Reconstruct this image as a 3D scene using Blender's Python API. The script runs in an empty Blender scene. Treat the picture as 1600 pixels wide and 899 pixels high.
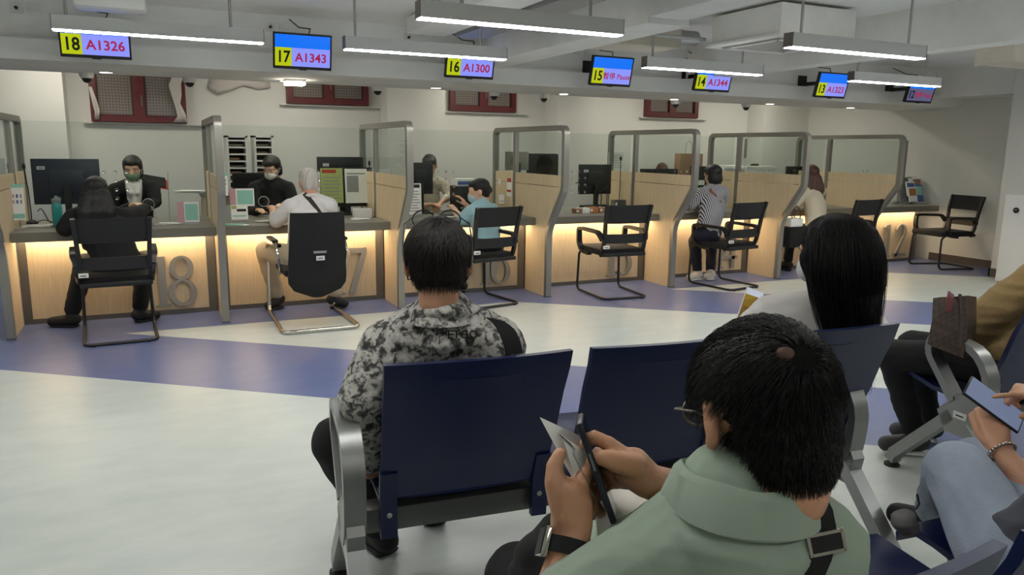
import bpy, bmesh, math, random
from math import sin, cos, pi, radians as R
from mathutils import Vector as V, Matrix, noise
from mathutils.bvhtree import BVHTree
random.seed(7)
S = bpy.context.scene
COL = S.collection
# ---------------------------------------------------------------- camera
FPX, PIT, ROL, YAW, CH = 1181.1, .1825, .0131, .4386, 1.45
def _axes():
    r = V((cos(YAW), -sin(YAW), 0)); fw = V((sin(YAW)*cos(PIT), cos(YAW)*cos(PIT), -sin(PIT))); up = r.cross(fw)
    return r*cos(ROL)+up*sin(ROL), up*cos(ROL)-r*sin(ROL), fw
AX, AU, AF = _axes()
cam_d = bpy.data.cameras.new('camera'); cam = bpy.data.objects.new('camera', cam_d); COL.objects.link(cam)
cam_d.sensor_width = 36; cam_d.lens = 36*FPX/1600; cam_d.clip_start = .02
m = Matrix((AX, AU, -AF)).transposed().to_4x4(); m.translation = V((0, 0, CH)); cam.matrix_world = m
S.camera = cam
def ray(px, py): return AF + AX*((px-800)/FPX) - AU*((py-449.5)/FPX)
def at(px, py, D=None, X=None, Y=None, Z=None):
    r = ray(px, py)
    t = D if D is not None else X/r.x if X is not None else Y/r.y if Y is not None else (Z-CH)/r.z
    return V((0, 0, CH)) + r*t
# ---------------------------------------------------------------- world and exposure
w = bpy.data.worlds.new('world'); S.world = w; w.use_nodes = True
w.node_tree.nodes['Background'].inputs[0].default_value = (.9, .95, 1, 1); w.node_tree.nodes['Background'].inputs[1].default_value = .15
S.view_settings.view_transform = 'Standard'; S.view_settings.look = 'None'; S.view_settings.gamma = 1
S.view_settings.use_curve_mapping = False
S.view_settings.exposure = 0.0
LAMP = 47.0
LED = 52.0
SPOT = 18.0
try: S.cycles.use_light_tree = True; S.cycles.max_bounces = 8; S.cycles.diffuse_bounces = 5; S.cycles.transparent_max_bounces = 40
except Exception: pass
# ---------------------------------------------------------------- materials
def srgb(r, g, b): return tuple((c/12.92 if c <= .04045 else ((c+.055)/1.055)**2.4) for c in (r/255, g/255, b/255))
MATS = {}
def mat(name, col, rough=.5, metal=0, bump=0, bscale=40, var=0, vscale=6, emit=0, coat=0, spec=None, stretch=None, sheen=0):
    """principled material with procedural colour variation and bump"""
    if name in MATS: return MATS[name]
    m = bpy.data.materials.new(name); m.use_nodes = True; nt = m.node_tree; n = nt.nodes; b = n['Principled BSDF']
    c = srgb(*col)
    b.inputs['Base Color'].default_value = (*c, 1); b.inputs['Roughness'].default_value = rough; b.inputs['Metallic'].default_value = metal
    if coat: b.inputs['Coat Weight'].default_value = coat; b.inputs['Coat Roughness'].default_value = .15
    if sheen: b.inputs['Sheen Weight'].default_value = sheen
    if spec is not None: b.inputs['Specular IOR Level'].default_value = spec
    if emit: b.inputs['Emission Color'].default_value = (*c, 1); b.inputs['Emission Strength'].default_value = emit
    tc = n.new('ShaderNodeTexCoord'); mp = n.new('ShaderNodeMapping'); nt.links.new(tc.outputs['Object'], mp.inputs[0])
    if stretch: mp.inputs['Scale'].default_value = stretch
    if var:
        t = n.new('ShaderNodeTexNoise'); t.inputs['Scale'].default_value = vscale; t.inputs['Detail'].default_value = 6
        nt.links.new(mp.outputs[0], t.inputs[0]); mx = n.new('ShaderNodeMix'); mx.data_type = 'RGBA'
        rp = n.new('ShaderNodeValToRGB'); rp.color_ramp.elements[0].position = .3; rp.color_ramp.elements[1].position = .7
        nt.links.new(t.outputs[0], rp.inputs[0]); nt.links.new(rp.outputs[0], mx.inputs['Factor'])
        mx.inputs['A'].default_value = (*[x*(1-var) for x in c], 1); mx.inputs['B'].default_value = (*[min(1, x*(1+var)) for x in c], 1)
        nt.links.new(mx.outputs['Result'], b.inputs['Base Color'])
    if bump:
        t = n.new('ShaderNodeTexNoise'); t.inputs['Scale'].default_value = bscale; t.inputs['Detail'].default_value = 4
        nt.links.new(mp.outputs[0], t.inputs[0]); bp = n.new('ShaderNodeBump'); bp.inputs['Strength'].default_value = bump; bp.inputs['Distance'].default_value = .01
        nt.links.new(t.outputs[0], bp.inputs['Height']); nt.links.new(bp.outputs[0], b.inputs['Normal'])
    MATS[name] = m; return m
def glass_mat(name, tint, refl=.06, rough=.02):
    m = bpy.data.materials.new(name); m.use_nodes = True; nt = m.node_tree; n = nt.nodes; n.remove(n['Principled BSDF'])
    tr = n.new('ShaderNodeBsdfTransparent'); tr.inputs[0].default_value = (*tint, 1); gl = n.new('ShaderNodeBsdfGlossy'); gl.inputs['Roughness'].default_value = rough
    fr = n.new('ShaderNodeFresnel'); fr.inputs[0].default_value = 1.25 if refl < .1 else 1.45; mx = n.new('ShaderNodeMixShader')
    ge = n.new('ShaderNodeNewGeometry'); sb = n.new('ShaderNodeMath'); sb.operation = 'SUBTRACT'; sb.use_clamp = True      # only the outer faces mirror
    nt.links.new(fr.outputs[0], sb.inputs[0]); nt.links.new(ge.outputs['Backfacing'], sb.inputs[1]); nt.links.new(sb.outputs[0], mx.inputs[0]); nt.links.new(tr.outputs[0], mx.inputs[1]); nt.links.new(gl.outputs[0], mx.inputs[2])
    nt.links.new(mx.outputs[0], n['Material Output'].inputs[0]); MATS[name] = m; return m
# ---------------------------------------------------------------- mesh builder
class MB:
    def __init__(s): s.v = []; s.f = []
    def add(s, vs, fs, M=None):
        k = len(s.v); s.v += [(M @ V(p)) if M else V(p) for p in vs]; s.f += [[i+k for i in f] for f in fs]; return s
    def box(s, a, b, M=None, bev=0):
        x0, y0, z0 = a; x1, y1, z1 = b
        if bev:
            bm = bmesh.new(); bmesh.ops.create_cube(bm, size=1)
            for v in bm.verts: v.co = V(((x0+x1)/2+v.co.x*(x1-x0), (y0+y1)/2+v.co.y*(y1-y0), (z0+z1)/2+v.co.z*(z1-z0)))
            bmesh.ops.bevel(bm, geom=bm.edges[:], offset=bev, segments=2, affect='EDGES', profile=.6)
            bm.verts.index_update(); s.add([v.co.copy() for v in bm.verts], [[v.index for v in f.verts] for f in bm.faces], M); bm.free(); return s
        return s.add([(x0,y0,z0),(x1,y0,z0),(x1,y1,z0),(x0,y1,z0),(x0,y0,z1),(x1,y0,z1),(x1,y1,z1),(x0,y1,z1)],
              [(0,3,2,1),(4,5,6,7),(0,1,5,4),(1,2,6,5),(2,3,7,6),(3,0,4,7)], M)
    def rings(s, rings, closed=False, caps=True, M=None):
        n = len(rings[0]); vs = [p for r in rings for p in r]; fs = []
        m = len(rings)
        for i in range(m if closed else m-1):
            a = i*n; b = ((i+1) % m)*n
            for j in range(n): fs.append((a+j, a+(j+1) % n, b+(j+1) % n, b+j))
        if caps and not closed: fs.append(tuple(reversed(range(n)))); fs.append(tuple((m-1)*n+j for j in range(n)))
        return s.add(vs, fs, M)
    def frames(s, pts, closed=False, up=None):
        pts = [V(p) for p in pts]; n = len(pts); out = []; u = V(up) if up else None
        for i in range(n):
            a = pts[i-1] if (i > 0 or closed) else pts[i]; b = pts[(i+1) % n] if (i < n-1 or closed) else pts[i]
            t = (b-a).normalized()
            if u is None: u = t.orthogonal().normalized()
            w = t.cross(u)
            if w.length < 1e-5: w = t.orthogonal()
            w.normalize(); uu = w.cross(t).normalized()
            if not up: u = uu
            k = 1
            if up and 0 < i < n-1 or closed:
                d1 = (pts[i]-a).normalized(); k = 1/max(.6, abs(d1.dot(t)))
            out.append((pts[i], t, uu, w, k))
        return out
    def tube(s, pts, r, seg=8, closed=False, M=None):
        rs = r if isinstance(r, (list, tuple)) else [r]*len(pts)
        rg = [[p+(u*cos(2*pi*j/seg)+w*sin(2*pi*j/seg))*rr for j in range(seg)] for (p, t, u, w, k), rr in zip(s.frames(pts, closed), rs)]
        return s.rings(rg, closed, True, M)
    def bar(s, pts, a, b, up, closed=False, M=None):
        """rectangular section: a across (perpendicular to up), b along 'up'"""
        rg = []
        for p, t, u, w, k in s.frames(pts, closed, up):
            rg.append([p+w*a/2+u*b/2, p-w*a/2+u*b/2, p-w*a/2-u*b/2, p+w*a/2-u*b/2])
        return s.rings(rg, closed, True, M)
    def lathe(s, prof, seg=20, M=None):
        return s.rings([[V((r*cos(2*pi*j/seg), r*sin(2*pi*j/seg), z)) for j in range(seg)] for r, z in prof], False, True, M)
    def cyl(s, p0, p1, r, seg=14, M=None): return s.tube([p0, p1], r, seg, M=M)
    def prism(s, poly, d, M=None):
        n = len(poly); vs = [(x, y, 0) for x, y in poly]+[(x, y, d) for x, y in poly]
        fs = [tuple(reversed(range(n))), tuple(range(n, 2*n))]+[(i, (i+1) % n, n+(i+1) % n, n+i) for i in range(n)]
        return s.add(vs, fs, M)
    def ell(s, c, r, seg=16, rg=10, M=None):
        c = V(c); r = V(r) if not isinstance(r, (int, float)) else V((r, r, r)); T = Matrix.Translation(c) @ (M or Matrix()) @ Matrix.Diagonal((*r, 1))
        prof = [(max(sin(pi*i/rg), .02), -cos(pi*i/rg)) for i in range(rg+1)]
        return s.lathe(prof, seg, T)
    def cap(s, p0, p1, r0, r1, side=None, flat=1, seg=14):
        """tapered capsule; 'flat' squeezes the section across 'side'"""
        p0 = V(p0); p1 = V(p1); t = p1-p0; L = t.length
        if L < 1e-6: return s.ell(p0, r0)
        t.normalize(); u = (V(side)-t*V(side).dot(t)).normalized() if side is not None else t.orthogonal().normalized(); w = t.cross(u)
        rg = []
        for k in range(6): a = pi/2*k/5; rg.append((p0-t*r0*cos(a)*flat, max(r0*sin(a), 1e-3)))
        for k in range(6): a = pi/2*k/5; rg.append((p1+t*r1*sin(a)*flat, max(r1*cos(a), 1e-3)))
        return s.rings([[c+u*r*cos(2*pi*j/seg)+w*r*flat*sin(2*pi*j/seg) for j in range(seg)] for c, r in rg])
    def limb(s, pts, rs, side=None, flat=1):
        for i in range(len(pts)-1): s.cap(pts[i], pts[i+1], rs[i], rs[i+1], side, flat)
        return s
    def mesh(s, name, smooth=False):
        me = bpy.data.meshes.new(name); me.from_pydata([tuple(v) for v in s.v], [], s.f); me.validate(); 
        bm = bmesh.new(); bm.from_mesh(me); bmesh.ops.recalc_face_normals(bm, faces=bm.faces); bm.to_mesh(me); bm.free()
        if smooth: smooth_by_angle(me)
        return me
def smooth_by_angle(me, ang=40):
    for p in me.polygons: p.use_smooth = True
    try: me.set_sharp_from_angle(angle=R(ang))
    except Exception: pass
def tagit(o, label=None, cat=None, group=None, kind=None):
    if label: o['label'] = label
    if cat: o['category'] = cat
    if group: o['group'] = group
    if kind: o['kind'] = kind
    return o
def thing(name, label, cat, loc=(0, 0, 0), rz=0, group=None):
    o = bpy.data.objects.new(name, None); o.empty_display_size = .1; COL.objects.link(o); o.location = loc; o.rotation_euler = (0, 0, rz)
    return tagit(o, label, cat, group)
def link(name, me, m, parent=None, label=None, local=False):
    o = bpy.data.objects.new(name, me); COL.objects.link(o)
    if m: me.materials.clear(); me.materials.append(m)
    if parent:
        o.parent = parent
        if not local:
            p = parent; M = Matrix()
            while p: M = Matrix.Translation(p.location) @ p.rotation_euler.to_matrix().to_4x4() @ p.matrix_parent_inverse if False else chain(p); break
            o.matrix_parent_inverse = chain(parent).inverted()
    if label: o['label'] = label
    return o
def chain(o):
    M = Matrix.Translation(o.location) @ o.rotation_euler.to_matrix().to_4x4()
    return (chain(o.parent) @ o.matrix_parent_inverse @ M) if o.parent else M
def part(name, mb, m, parent=None, label=None, smooth=True, local=False): return link(name, mb.mesh(name, smooth), m, parent, label, local)
def struct(name, mb, m, smooth=False, parent=None):
    o = part(name, mb, m, parent, smooth=smooth)
    if not parent: o['kind'] = 'structure'
    return o
def solo(name, mb, m, label, cat, group=None, smooth=True): return tagit(part(name, mb, m, smooth=smooth), label, cat, group)
def kids(o): return [c for c in bpy.data.objects if c.parent == o]
def copy_tree(o, parent=None):
    c = o.copy(); COL.objects.link(c)
    if parent: c.parent = parent
    for k in kids(o): copy_tree(k, c)
    return c
def place(o, loc, rz, label, group=None):
    o.location = loc; o.rotation_euler = (0, 0, rz); o['label'] = label
    if group: o['group'] = group
    return o
def T(x, y, z): return Matrix.Translation(V((x, y, z)))
def RZ(a): return Matrix.Rotation(a, 4, 'Z')
def RX(a): return Matrix.Rotation(a, 4, 'X')
def RY(a): return Matrix.Rotation(a, 4, 'Y')
WORK = bpy.data.scenes.new('workbench')      # scratch scene for melting shapes; removed at the end
def work_eval(o):
    WORK.collection.objects.link(o); vl = WORK.view_layers[0]; vl.update(); me = bpy.data.meshes.new_from_object(o.evaluated_get(vl.depsgraph)); bpy.data.objects.remove(o); return me
def blob(mb, voxel=.012, smooth=6, disp=None):
    """melt overlapping closed shapes into one continuous skin"""
    me = mb.mesh('tmp'); o = bpy.data.objects.new('tmp', me)
    md = o.modifiers.new('r', 'REMESH'); md.mode = 'VOXEL'; md.voxel_size = voxel; md.use_smooth_shade = True
    if smooth: sm = o.modifiers.new('s', 'SMOOTH'); sm.iterations = smooth; sm.factor = .5
    r = work_eval(o); bpy.data.meshes.remove(me)
    if disp:
        cn = [(v.co.copy(), v.normal.copy()) for v in r.vertices]; flat = []
        for c, n in cn: flat += list(c+n*disp(c))
        r.vertices.foreach_set('co', flat); r.update()
    for p in r.polygons: p.use_smooth = True
    return r
def text_mesh(s, size, depth=.001, M=None, bold=0, align='CENTER', sx=1):
    c = bpy.data.curves.new('t', 'FONT'); c.body = s; c.size = size; c.extrude = depth; c.offset = bold; c.align_x = align; c.align_y = 'CENTER'; c.resolution_u = 3
    me = work_eval(bpy.data.objects.new('t', c))
    me.transform((M or Matrix()) @ Matrix.Diagonal((sx, 1, 1, 1))); return me
def frame3(o, x, n):
    """matrix with origin o, local x along x, local z along n"""
    x = V(x).normalized(); n = V(n); n = (n-x*n.dot(x)).normalized(); y = n.cross(x)
    m = Matrix((x, y, n)).transposed().to_4x4(); m.translation = V(o); return m
# ---------------------------------------------------------------- shared materials
mat('wall_paint', (214, 214, 208), .85, bump=.03, bscale=60)
mat('ceiling_paint', (234, 234, 231), .85, bump=.05, bscale=30, var=.05, vscale=2)
mat('beam_paint', (234, 234, 230), .8, bump=.04, bscale=20, var=.04)
mat('beige_paint', (206, 200, 186), .8, bump=.08, bscale=12, var=.06)
mat('baseboard_brown', (86, 78, 72), .5)
mat('steel', (150, 147, 140), .36, .6, bump=.05, bscale=200, stretch=(1, 1, .05))
mat('dark_metal', (110, 106, 100), .42, .55)
mat('chrome', (200, 195, 186), .15, 1)
mat('lamp_grey', (205, 207, 205), .5, .15)
mat('black_plastic', (22, 22, 23), .45)
mat('black_fabric', (20, 20, 21), .85, bump=.3, bscale=300)
mat('black_mesh', (26, 26, 27), .75, bump=.5, bscale=500)
mat('white_plastic', (225, 225, 222), .45)
mat('paper', (238, 238, 233), .8)
mat('sticker', (215, 215, 212), .6)
mat('ink', (30, 30, 34), .8)
mat('seat_blue', (19, 31, 72), .34, bump=.03, bscale=300)
mat('alu_grey', (140, 141, 140), .36, .75); mat('beam_grey', (104, 105, 103), .35, .7)
mat('alu_light', (176, 178, 178), .35, .7)
mat('maroon', (92, 32, 36), .4, var=.15, vscale=8)
mat('worktop_grey', (132, 130, 120), .4, var=.12, vscale=150)
mat('worktop_edge', (120, 117, 106), .4, .2)
mat('cable_black', (18, 18, 18), .5)
mat('rubber', (16, 16, 16), .7)
mat('skin', (200, 150, 120), .5, var=.07, vscale=14, bump=.1, bscale=160)
mat('skin_fair', (214, 170, 142), .5, var=.06, vscale=12)
mat('skin_tan', (192, 142, 110), .48, var=.08, vscale=14, bump=.12, bscale=150)
mat('hair_black', (17, 15, 15), .42, spec=.45, bump=.7, bscale=170, stretch=(1, 1, .06))
mat('mask_blue', (168, 196, 206), .8)
mat('mask_green', (112, 140, 116), .8)
def wood():
    m = mat('light_oak', (214, 190, 152), .5); nt = m.node_tree; n = nt.nodes; b = n['Principled BSDF']
    tc = n.new('ShaderNodeTexCoord'); mp = n.new('ShaderNodeMapping'); mp.inputs['Scale'].default_value = (90, 90, 2.0); nt.links.new(tc.outputs['Object'], mp.inputs[0])
    t = n.new('ShaderNodeTexNoise'); t.inputs['Scale'].default_value = 2.2; t.inputs['Detail'].default_value = 5; t.inputs['Roughness'].default_value = .7; nt.links.new(mp.outputs[0], t.inputs[0])
    r = n.new('ShaderNodeValToRGB'); e = r.color_ramp.elements; e[0].position = .35; e[0].color = (*srgb(202, 178, 140), 1); e[1].position = .62; e[1].color = (*srgb(220, 200, 166), 1)
    nt.links.new(t.outputs[0], r.inputs[0]); nt.links.new(r.outputs[0], b.inputs['Base Color'])
wood()
def floor_mat():
    m = mat('vinyl_floor', (205, 208, 198), .34); nt = m.node_tree; n = nt.nodes; b = n['Principled BSDF']; L = nt.links
    tc = n.new('ShaderNodeTexCoord'); sp = n.new('ShaderNodeSeparateXYZ'); L.new(tc.outputs['Object'], sp.inputs[0])
    def math_(op, a, c=None, d=None):
        k = n.new('ShaderNodeMath'); k.operation = op
        for i, v in enumerate((a, c, d)):
            if v is None: continue
            if isinstance(v, (int, float)): k.inputs[i].default_value = v
            else: L.new(v, k.inputs[i])
        return k.outputs[0]
    c = math_('ADD', sp.outputs['Y'], math_('MULTIPLY', sp.outputs['X'], .757))
    def band(a, bb): return math_('MULTIPLY', math_('GREATER_THAN', c, a), math_('LESS_THAN', c, bb))
    k = math_('MAXIMUM', band(4.9, 6.19), band(8.72, 10.1)); k = math_('MAXIMUM', k, band(12.5, 13.8)); k = math_('MAXIMUM', k, math_('GREATER_THAN', sp.outputs['Y'], 6.42))
    k = math_('MINIMUM', k, 1)
    t = n.new('ShaderNodeTexNoise'); t.inputs['Scale'].default_value = 3; t.inputs['Detail'].default_value = 8; t.inputs['Roughness'].default_value = .65
    mp = n.new('ShaderNodeMapping'); mp.inputs['Scale'].default_value = (1, 2.4, 1); L.new(tc.outputs['Object'], mp.inputs[0]); L.new(mp.outputs[0], t.inputs[0])
    def ramp(a, bb):
        r = n.new('ShaderNodeValToRGB'); e = r.color_ramp.elements; e[0].position = .3; e[1].position = .7; e[0].color = (*srgb(*a), 1); e[1].color = (*srgb(*bb), 1); L.new(t.outputs[0], r.inputs[0]); return r.outputs[0]
    mx = n.new('ShaderNodeMix'); mx.data_type = 'RGBA'; L.new(k, mx.inputs['Factor']); L.new(ramp((188, 195, 190), (202, 207, 201)), mx.inputs['A']); L.new(ramp((92, 104, 146), (102, 114, 156)), mx.inputs['B'])
    L.new(mx.outputs['Result'], b.inputs['Base Color'])
floor_mat()
glass_mat('clear_glass', (.93, .955, .94))
glass_mat('lens_glass', (.85, .88, .88), refl=.2)
def emis(name, col, s, rough=.3):
    m = mat(name, (0, 0, 0), rough); b = m.node_tree.nodes['Principled BSDF']; b.inputs['Emission Color'].default_value = (*srgb(*col), 1); b.inputs['Emission Strength'].default_value = s; return m
emis('lamp_diffuser', (252, 251, 247), LAMP); emis('led_strip', (255, 227, 186), LED); emis('staff_fill_glow', (255, 248, 232), LAMP*.5); emis('spot_glow', (255, 244, 222), SPOT)
emis('screen_blue', (0, 112, 245), 1.0); emis('screen_lilac', (142, 152, 255), .95); emis('screen_lime', (196, 210, 0), .85)
emis('screen_red', (205, 30, 90), .6); emis('screen_black', (8, 10, 14), .3); emis('phone_screen', (150, 165, 200), .45)
G = MATS
# ---------------------------------------------------------------- the room
CZ = 2.52
struct('floor', MB().box((-5, -4.5, -.1), (10.2, 10.2, 0)), G['vinyl_floor'])
struct('ceiling', MB().box((-5, -4.5, CZ), (10.2, 10.2, CZ+.1)), G['ceiling_paint'])
wb = MB().box((-5, 9.75, 0), (10.2, 10, CZ))
struct('wall_back', wb, G['wall_paint'])
struct('wall_right', MB().box((9.7, -4.5, 0), (9.95, 9.75, CZ)), G['wall_paint'])
struct('wall_left', MB().box((-5, -4.5, 0), (-4.8, 9.75, CZ)), G['wall_paint'])
struct('wall_front', MB().box((-4.8, -4.5, 0), (9.7, -4.3, CZ)), G['wall_paint'])
for i, (a, b) in enumerate(((-4.8, -.82), (2.66, 3.42), (5.06, 5.72), (8.75, 9.7))):
    struct('trim_%d' % (i+1), MB().box((a, 9.38, 0), (b, 9.75, CZ)), G['wall_paint'])
struct('trim_5', MB().box((9.06, 2.6, 0), (9.7, 5.72, CZ)), G['wall_paint'])            # column standing out of the right wall
struct('baseboard_right', MB().box((9.685, 5.72, 0), (9.7, 7.0, .1)), G['baseboard_brown'])
struct('baseboard_column', MB().box((9.045, 2.6, 0), (9.06, 5.735, .1)).box((9.045, 5.72, 0), (9.69, 5.735, .1)), G['baseboard_brown'])
# soffit over the counters, with a proud lower band
struct('trim_6', MB().box((-4.8, 6.78, 2.05), (9.7, 7.85, 2.2)).box((-4.8, 6.86, 2.2), (9.7, 7.8, CZ)), G['ceiling_paint'])
# beams running towards the counters
struct('trim_7', MB().box((2.74, 3.97, 2.2), (3.05, 6.86, CZ)).box((2.74, -4.3, 2.235), (3.0, 3.97, CZ)), G['beam_paint'])
struct('trim_8', MB().box((5.24, -4.3, 2.2), (5.45, 6.86, CZ)), G['beam_paint'])
struct('trim_9', MB().box((9.25, -4.3, 2.16), (9.7, 6.86, CZ)), G['beam_paint'])
struct('trim_10', MB().box((-1.9, -4.3, 2.24), (-1.55, 6.86, CZ)), G['beam_paint'])
struct('trim_11', MB().box((6.9, 4.4, 2.26), (9.25, 4.75, CZ)), G['beige_paint'])
# windows with patterned glass
def pat_glass():
    m = mat('patterned_glass', (120, 112, 106), .25); nt = m.node_tree; n = nt.nodes; b = n['Principled BSDF']
    tc = n.new('ShaderNodeTexCoord'); mp = n.new('ShaderNodeMapping'); mp.inputs['Rotation'].default_value = (0, R(45), 0); nt.links.new(tc.outputs['Object'], mp.inputs[0])
    t = n.new('ShaderNodeTexChecker'); t.inputs['Scale'].default_value = 45; t.inputs[1].default_value = (*srgb(128, 120, 114), 1); t.inputs[2].default_value = (*srgb(104, 97, 92), 1)
    nt.links.new(mp.outputs[0], t.inputs[0]); nt.links.new(t.outputs[0], b.inputs['Base Color'])
    bp = n.new('ShaderNodeBump'); bp.inputs['Strength'].default_value = .6; nt.links.new(t.outputs[1], bp.inputs['Height']); nt.links.new(bp.outputs[0], b.inputs['Normal']); return m
pat_glass()
for i, (x0, x1, z0) in enumerate(((-.60, .37, 1.68), (1.50, 2.50, 1.95), (3.60, 4.56, 1.93), (6.72, 7.68, 1.94))):
    z1 = z0+.62 if i == 0 else z0+.42; y0, y1 = 9.66, 9.75; fw = .07; xm = (x0+x1)/2
    fr = MB().box((x0, y0, z0), (x0+fw, y1, z1)).box((x1-fw, y0, z0), (x1, y1, z1)).box((xm-.06, y0, z0), (xm+.06, y1, z1)).box((x0+fw, y0+.001, z0), (xm-.06, y1, z0+fw)).box((xm+.06, y0+.001, z0), (x1-fw, y1, z0+fw)).box((x0+fw, y0+.001, z1-fw), (xm-.06, y1, z1)).box((xm+.06, y0+.001, z1-fw), (x1-fw, y1, z1))
    wn = struct('window_%d' % (i+1), fr, G['maroon'])
    for a, b in ((x0+fw, xm-.06), (xm+.06, x1-fw)):
        part('window_pane', MB().box((a, y0+.04, z0+fw), (b, y0+.05, z1-fw)), G['patterned_glass'], wn, smooth=False)
        c = MB().box((a, y0+.02, z0+fw), (a+.012, y0+.045, z1-fw)).box((b-.012, y0+.02, z0+fw), (b, y0+.045, z1-fw)).box((a, y0+.02, z0+fw), (b, y0+.045, z0+fw+.012))
        part('glazing_bead', c, mat('dark_maroon', (52, 18, 22), .5), wn, smooth=False)
    part('window_handle', MB().box((xm+.02, y0-.015, z0+.18), (xm+.035, y0, z0+.3)), G['dark_metal'], wn)
    part('window_sill', MB().box((x0-.08, 9.69, z0-.022), (x1+.2, 9.75, z0-.005)), G['wall_paint'], wn, smooth=False)
# crumpled plastic film hanging at two windows
def film(name, label, pts):
    mb = MB(); n = len(pts); rows = 7
    vs = []
    for i in range(n):
        (x0, z0), (x1, z1) = pts[i]
        for j in range(rows):
            f = j/(rows-1); vs.append((x0+(x1-x0)*f, (9.715 if x0 > .5 else 9.648)+.022*noise.noise(V((i*1.7, j*1.9, x0*3))), z0+(z1-z0)*f))
    mb.add(vs, [(i*rows+j, i*rows+j+1, (i+1)*rows+j+1, (i+1)*rows+j) for i in range(n-1) for j in range(rows-1)])
    o = solo(name, mb, mat('plastic_film', (196, 190, 184), .2, bump=.5, bscale=30), label, 'plastic film')
    sd = o.modifiers.new('thickness', 'SOLIDIFY'); sd.thickness = .004; return o
film('plastic_film', 'crumpled clear plastic film hanging at right side of the tallest window', [((.24, 2.2), (.36, 2.2)), ((.2, 2.1), (.33, 2.12)), ((.22, 2.0), (.33, 2.0)), ((.25, 1.88), (.31, 1.9)), ((.27, 1.76), (.36, 1.78)), ((.22, 1.69), (.37, 1.69))])
film('plastic_film', 'crumpled clear plastic film at lower left of the tallest window', [((-.6, 2.05), (-.57, 2.05)), ((-.58, 1.9), (-.53, 1.9)), ((-.56, 1.78), (-.51, 1.8)), ((-.57, 1.7), (-.52, 1.7))])
film('plastic_film', 'clear plastic sheet bunched under the soffit between two windows', [((.62, 2.1), (.7, 2.3)), ((.72, 2.02), (.8, 2.3)), ((.86, 2.07), (.9, 2.3)), ((1.02, 2.14), (1.0, 2.3)), ((1.18, 2.1), (1.12, 2.3)), ((1.32, 2.13), (1.3, 2.3))])
# ---------------------------------------------------------------- ceiling equipment
def pendant(x, y, z, L=1.2, rods=(.2, 1.0), label='', d=0.088, w=.075):
    t = thing('pendant_light', label, 'ceiling light', (x+L/2, y, z), 0, 'linear pendant lights')
    part('housing', MB().box((x+.004, y-w/2, z+.006), (x+L-.004, y+w/2, z+d)), G['lamp_grey'], t, smooth=False)
    for a in (x, x+L-.004): part('end_cap', MB().box((a, y-w/2-.001, z+.004), (a+.004, y+w/2+.001, z+d+.001)), G['dark_metal'], t, smooth=False)
    part('diffuser', MB().box((x+.006, y-w/2+.003, z), (x+L-.006, y+w/2-.003, z+.0055)), G['lamp_diffuser'], t, smooth=False)
    for r in rods: part('suspension_rod', MB().cyl((x+r, y, z+d), (x+r, y, CZ-.001), .009, 8), G['alu_light'], t)
PEND = [(-.5, 5.38, 2.1, 'long grey linear pendant light in front of the display showing 18'),
 (1.24, 3.8, 2.08, 'largest grey linear pendant light at top centre, nearest the viewer'),
 (1.21, 5.31, 2.09, 'grey linear pendant light partly covering the display showing 16'),
 (3.57, 5.2, 2.09, 'grey linear pendant light partly covering the display showing 14'),
 (3.55, 3.65, 2.075, 'grey linear pendant light hung on two rods at upper right'),
 (5.85, 5.2, 2.095, 'grey linear pendant light partly covering the display showing 12'),
 (-.62, 3.75, 2.12, 'grey linear pendant light cut off by the top edge at left')]
for i, (x, y, z, lb) in enumerate(PEND): pendant(x, y, z, label=lb, rods=(.08, 1.0) if i != 4 else (.1, 1.06))
pendant(5.98, 3.5, 2.09, label='grey linear pendant light cut off at the right edge', rods=(.2, 1.0))
for (x, y) in ((-2.9, 3.8), (-3.2, 5.3), (-2.7, 2.0), (-.3, 1.6), (2.6, 1.6), (4.4, 1.6), (6.8, 1.6), (-2.0, -.8), (.6, -.8), (3.2, -.8), (5.8, -.8), (8.0, 3.4)):
    pendant(x, y, 2.3, label='grey linear pendant light in the waiting area outside the view', rods=(.2, 1.0))
# added fill lamps, hidden by the soffit, to brighten the staff side
for x in (-.8, 1.4, 3.9, 6.3, 8.2):
    t = thing('staff_fill_lamp', 'added unseen fill lamp over the staff area behind the soffit', 'ceiling light', (x, 8.75, CZ-.04), 0, 'added staff area fill lamps')
    part('lamp_frame', MB().box((x-.35, 8.6, CZ-.03), (x+.35, 8.9, CZ-.001)), G['white_plastic'], t, smooth=False)
    part('diffuser', MB().box((x-.33, 8.62, CZ-.036), (x+.33, 8.88, CZ-.0305)), G['staff_fill_glow'], t, smooth=False)
for i, x in enumerate((-.33, 1.17, 2.67, 4.17, 5.67, 7.17, 8.6)):
    t = thing('downlight', 'small round recessed downlight in the soffit above counter %d' % (18-i), 'downlight', (x, 7.6, 2.05), 0, 'recessed downlights')
    T0 = T(x, 7.6, 2.05)
    part('trim_ring', MB().lathe([(.05, -.001), (.05, -.006), (.062, -.006), (.062, -.001)], 20, T0), G['white_plastic'], t)
    part('lamp_lens', MB().lathe([(.001, -.002), (.049, -.002), (.049, -.004), (.001, -.004)], 20, T0), G['spot_glow'], t)
    ld = bpy.data.lights.new('downlight_beam', 'SPOT'); ld.energy = 22; ld.spot_size = R(110); ld.spot_blend = .6; ld.color = (1, .93, .82); ld.shadow_soft_size = .04
    lo = bpy.data.objects.new('downlight_beam', ld); COL.objects.link(lo); lo.location = (0, 0, -.012); lo.parent = t
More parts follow.
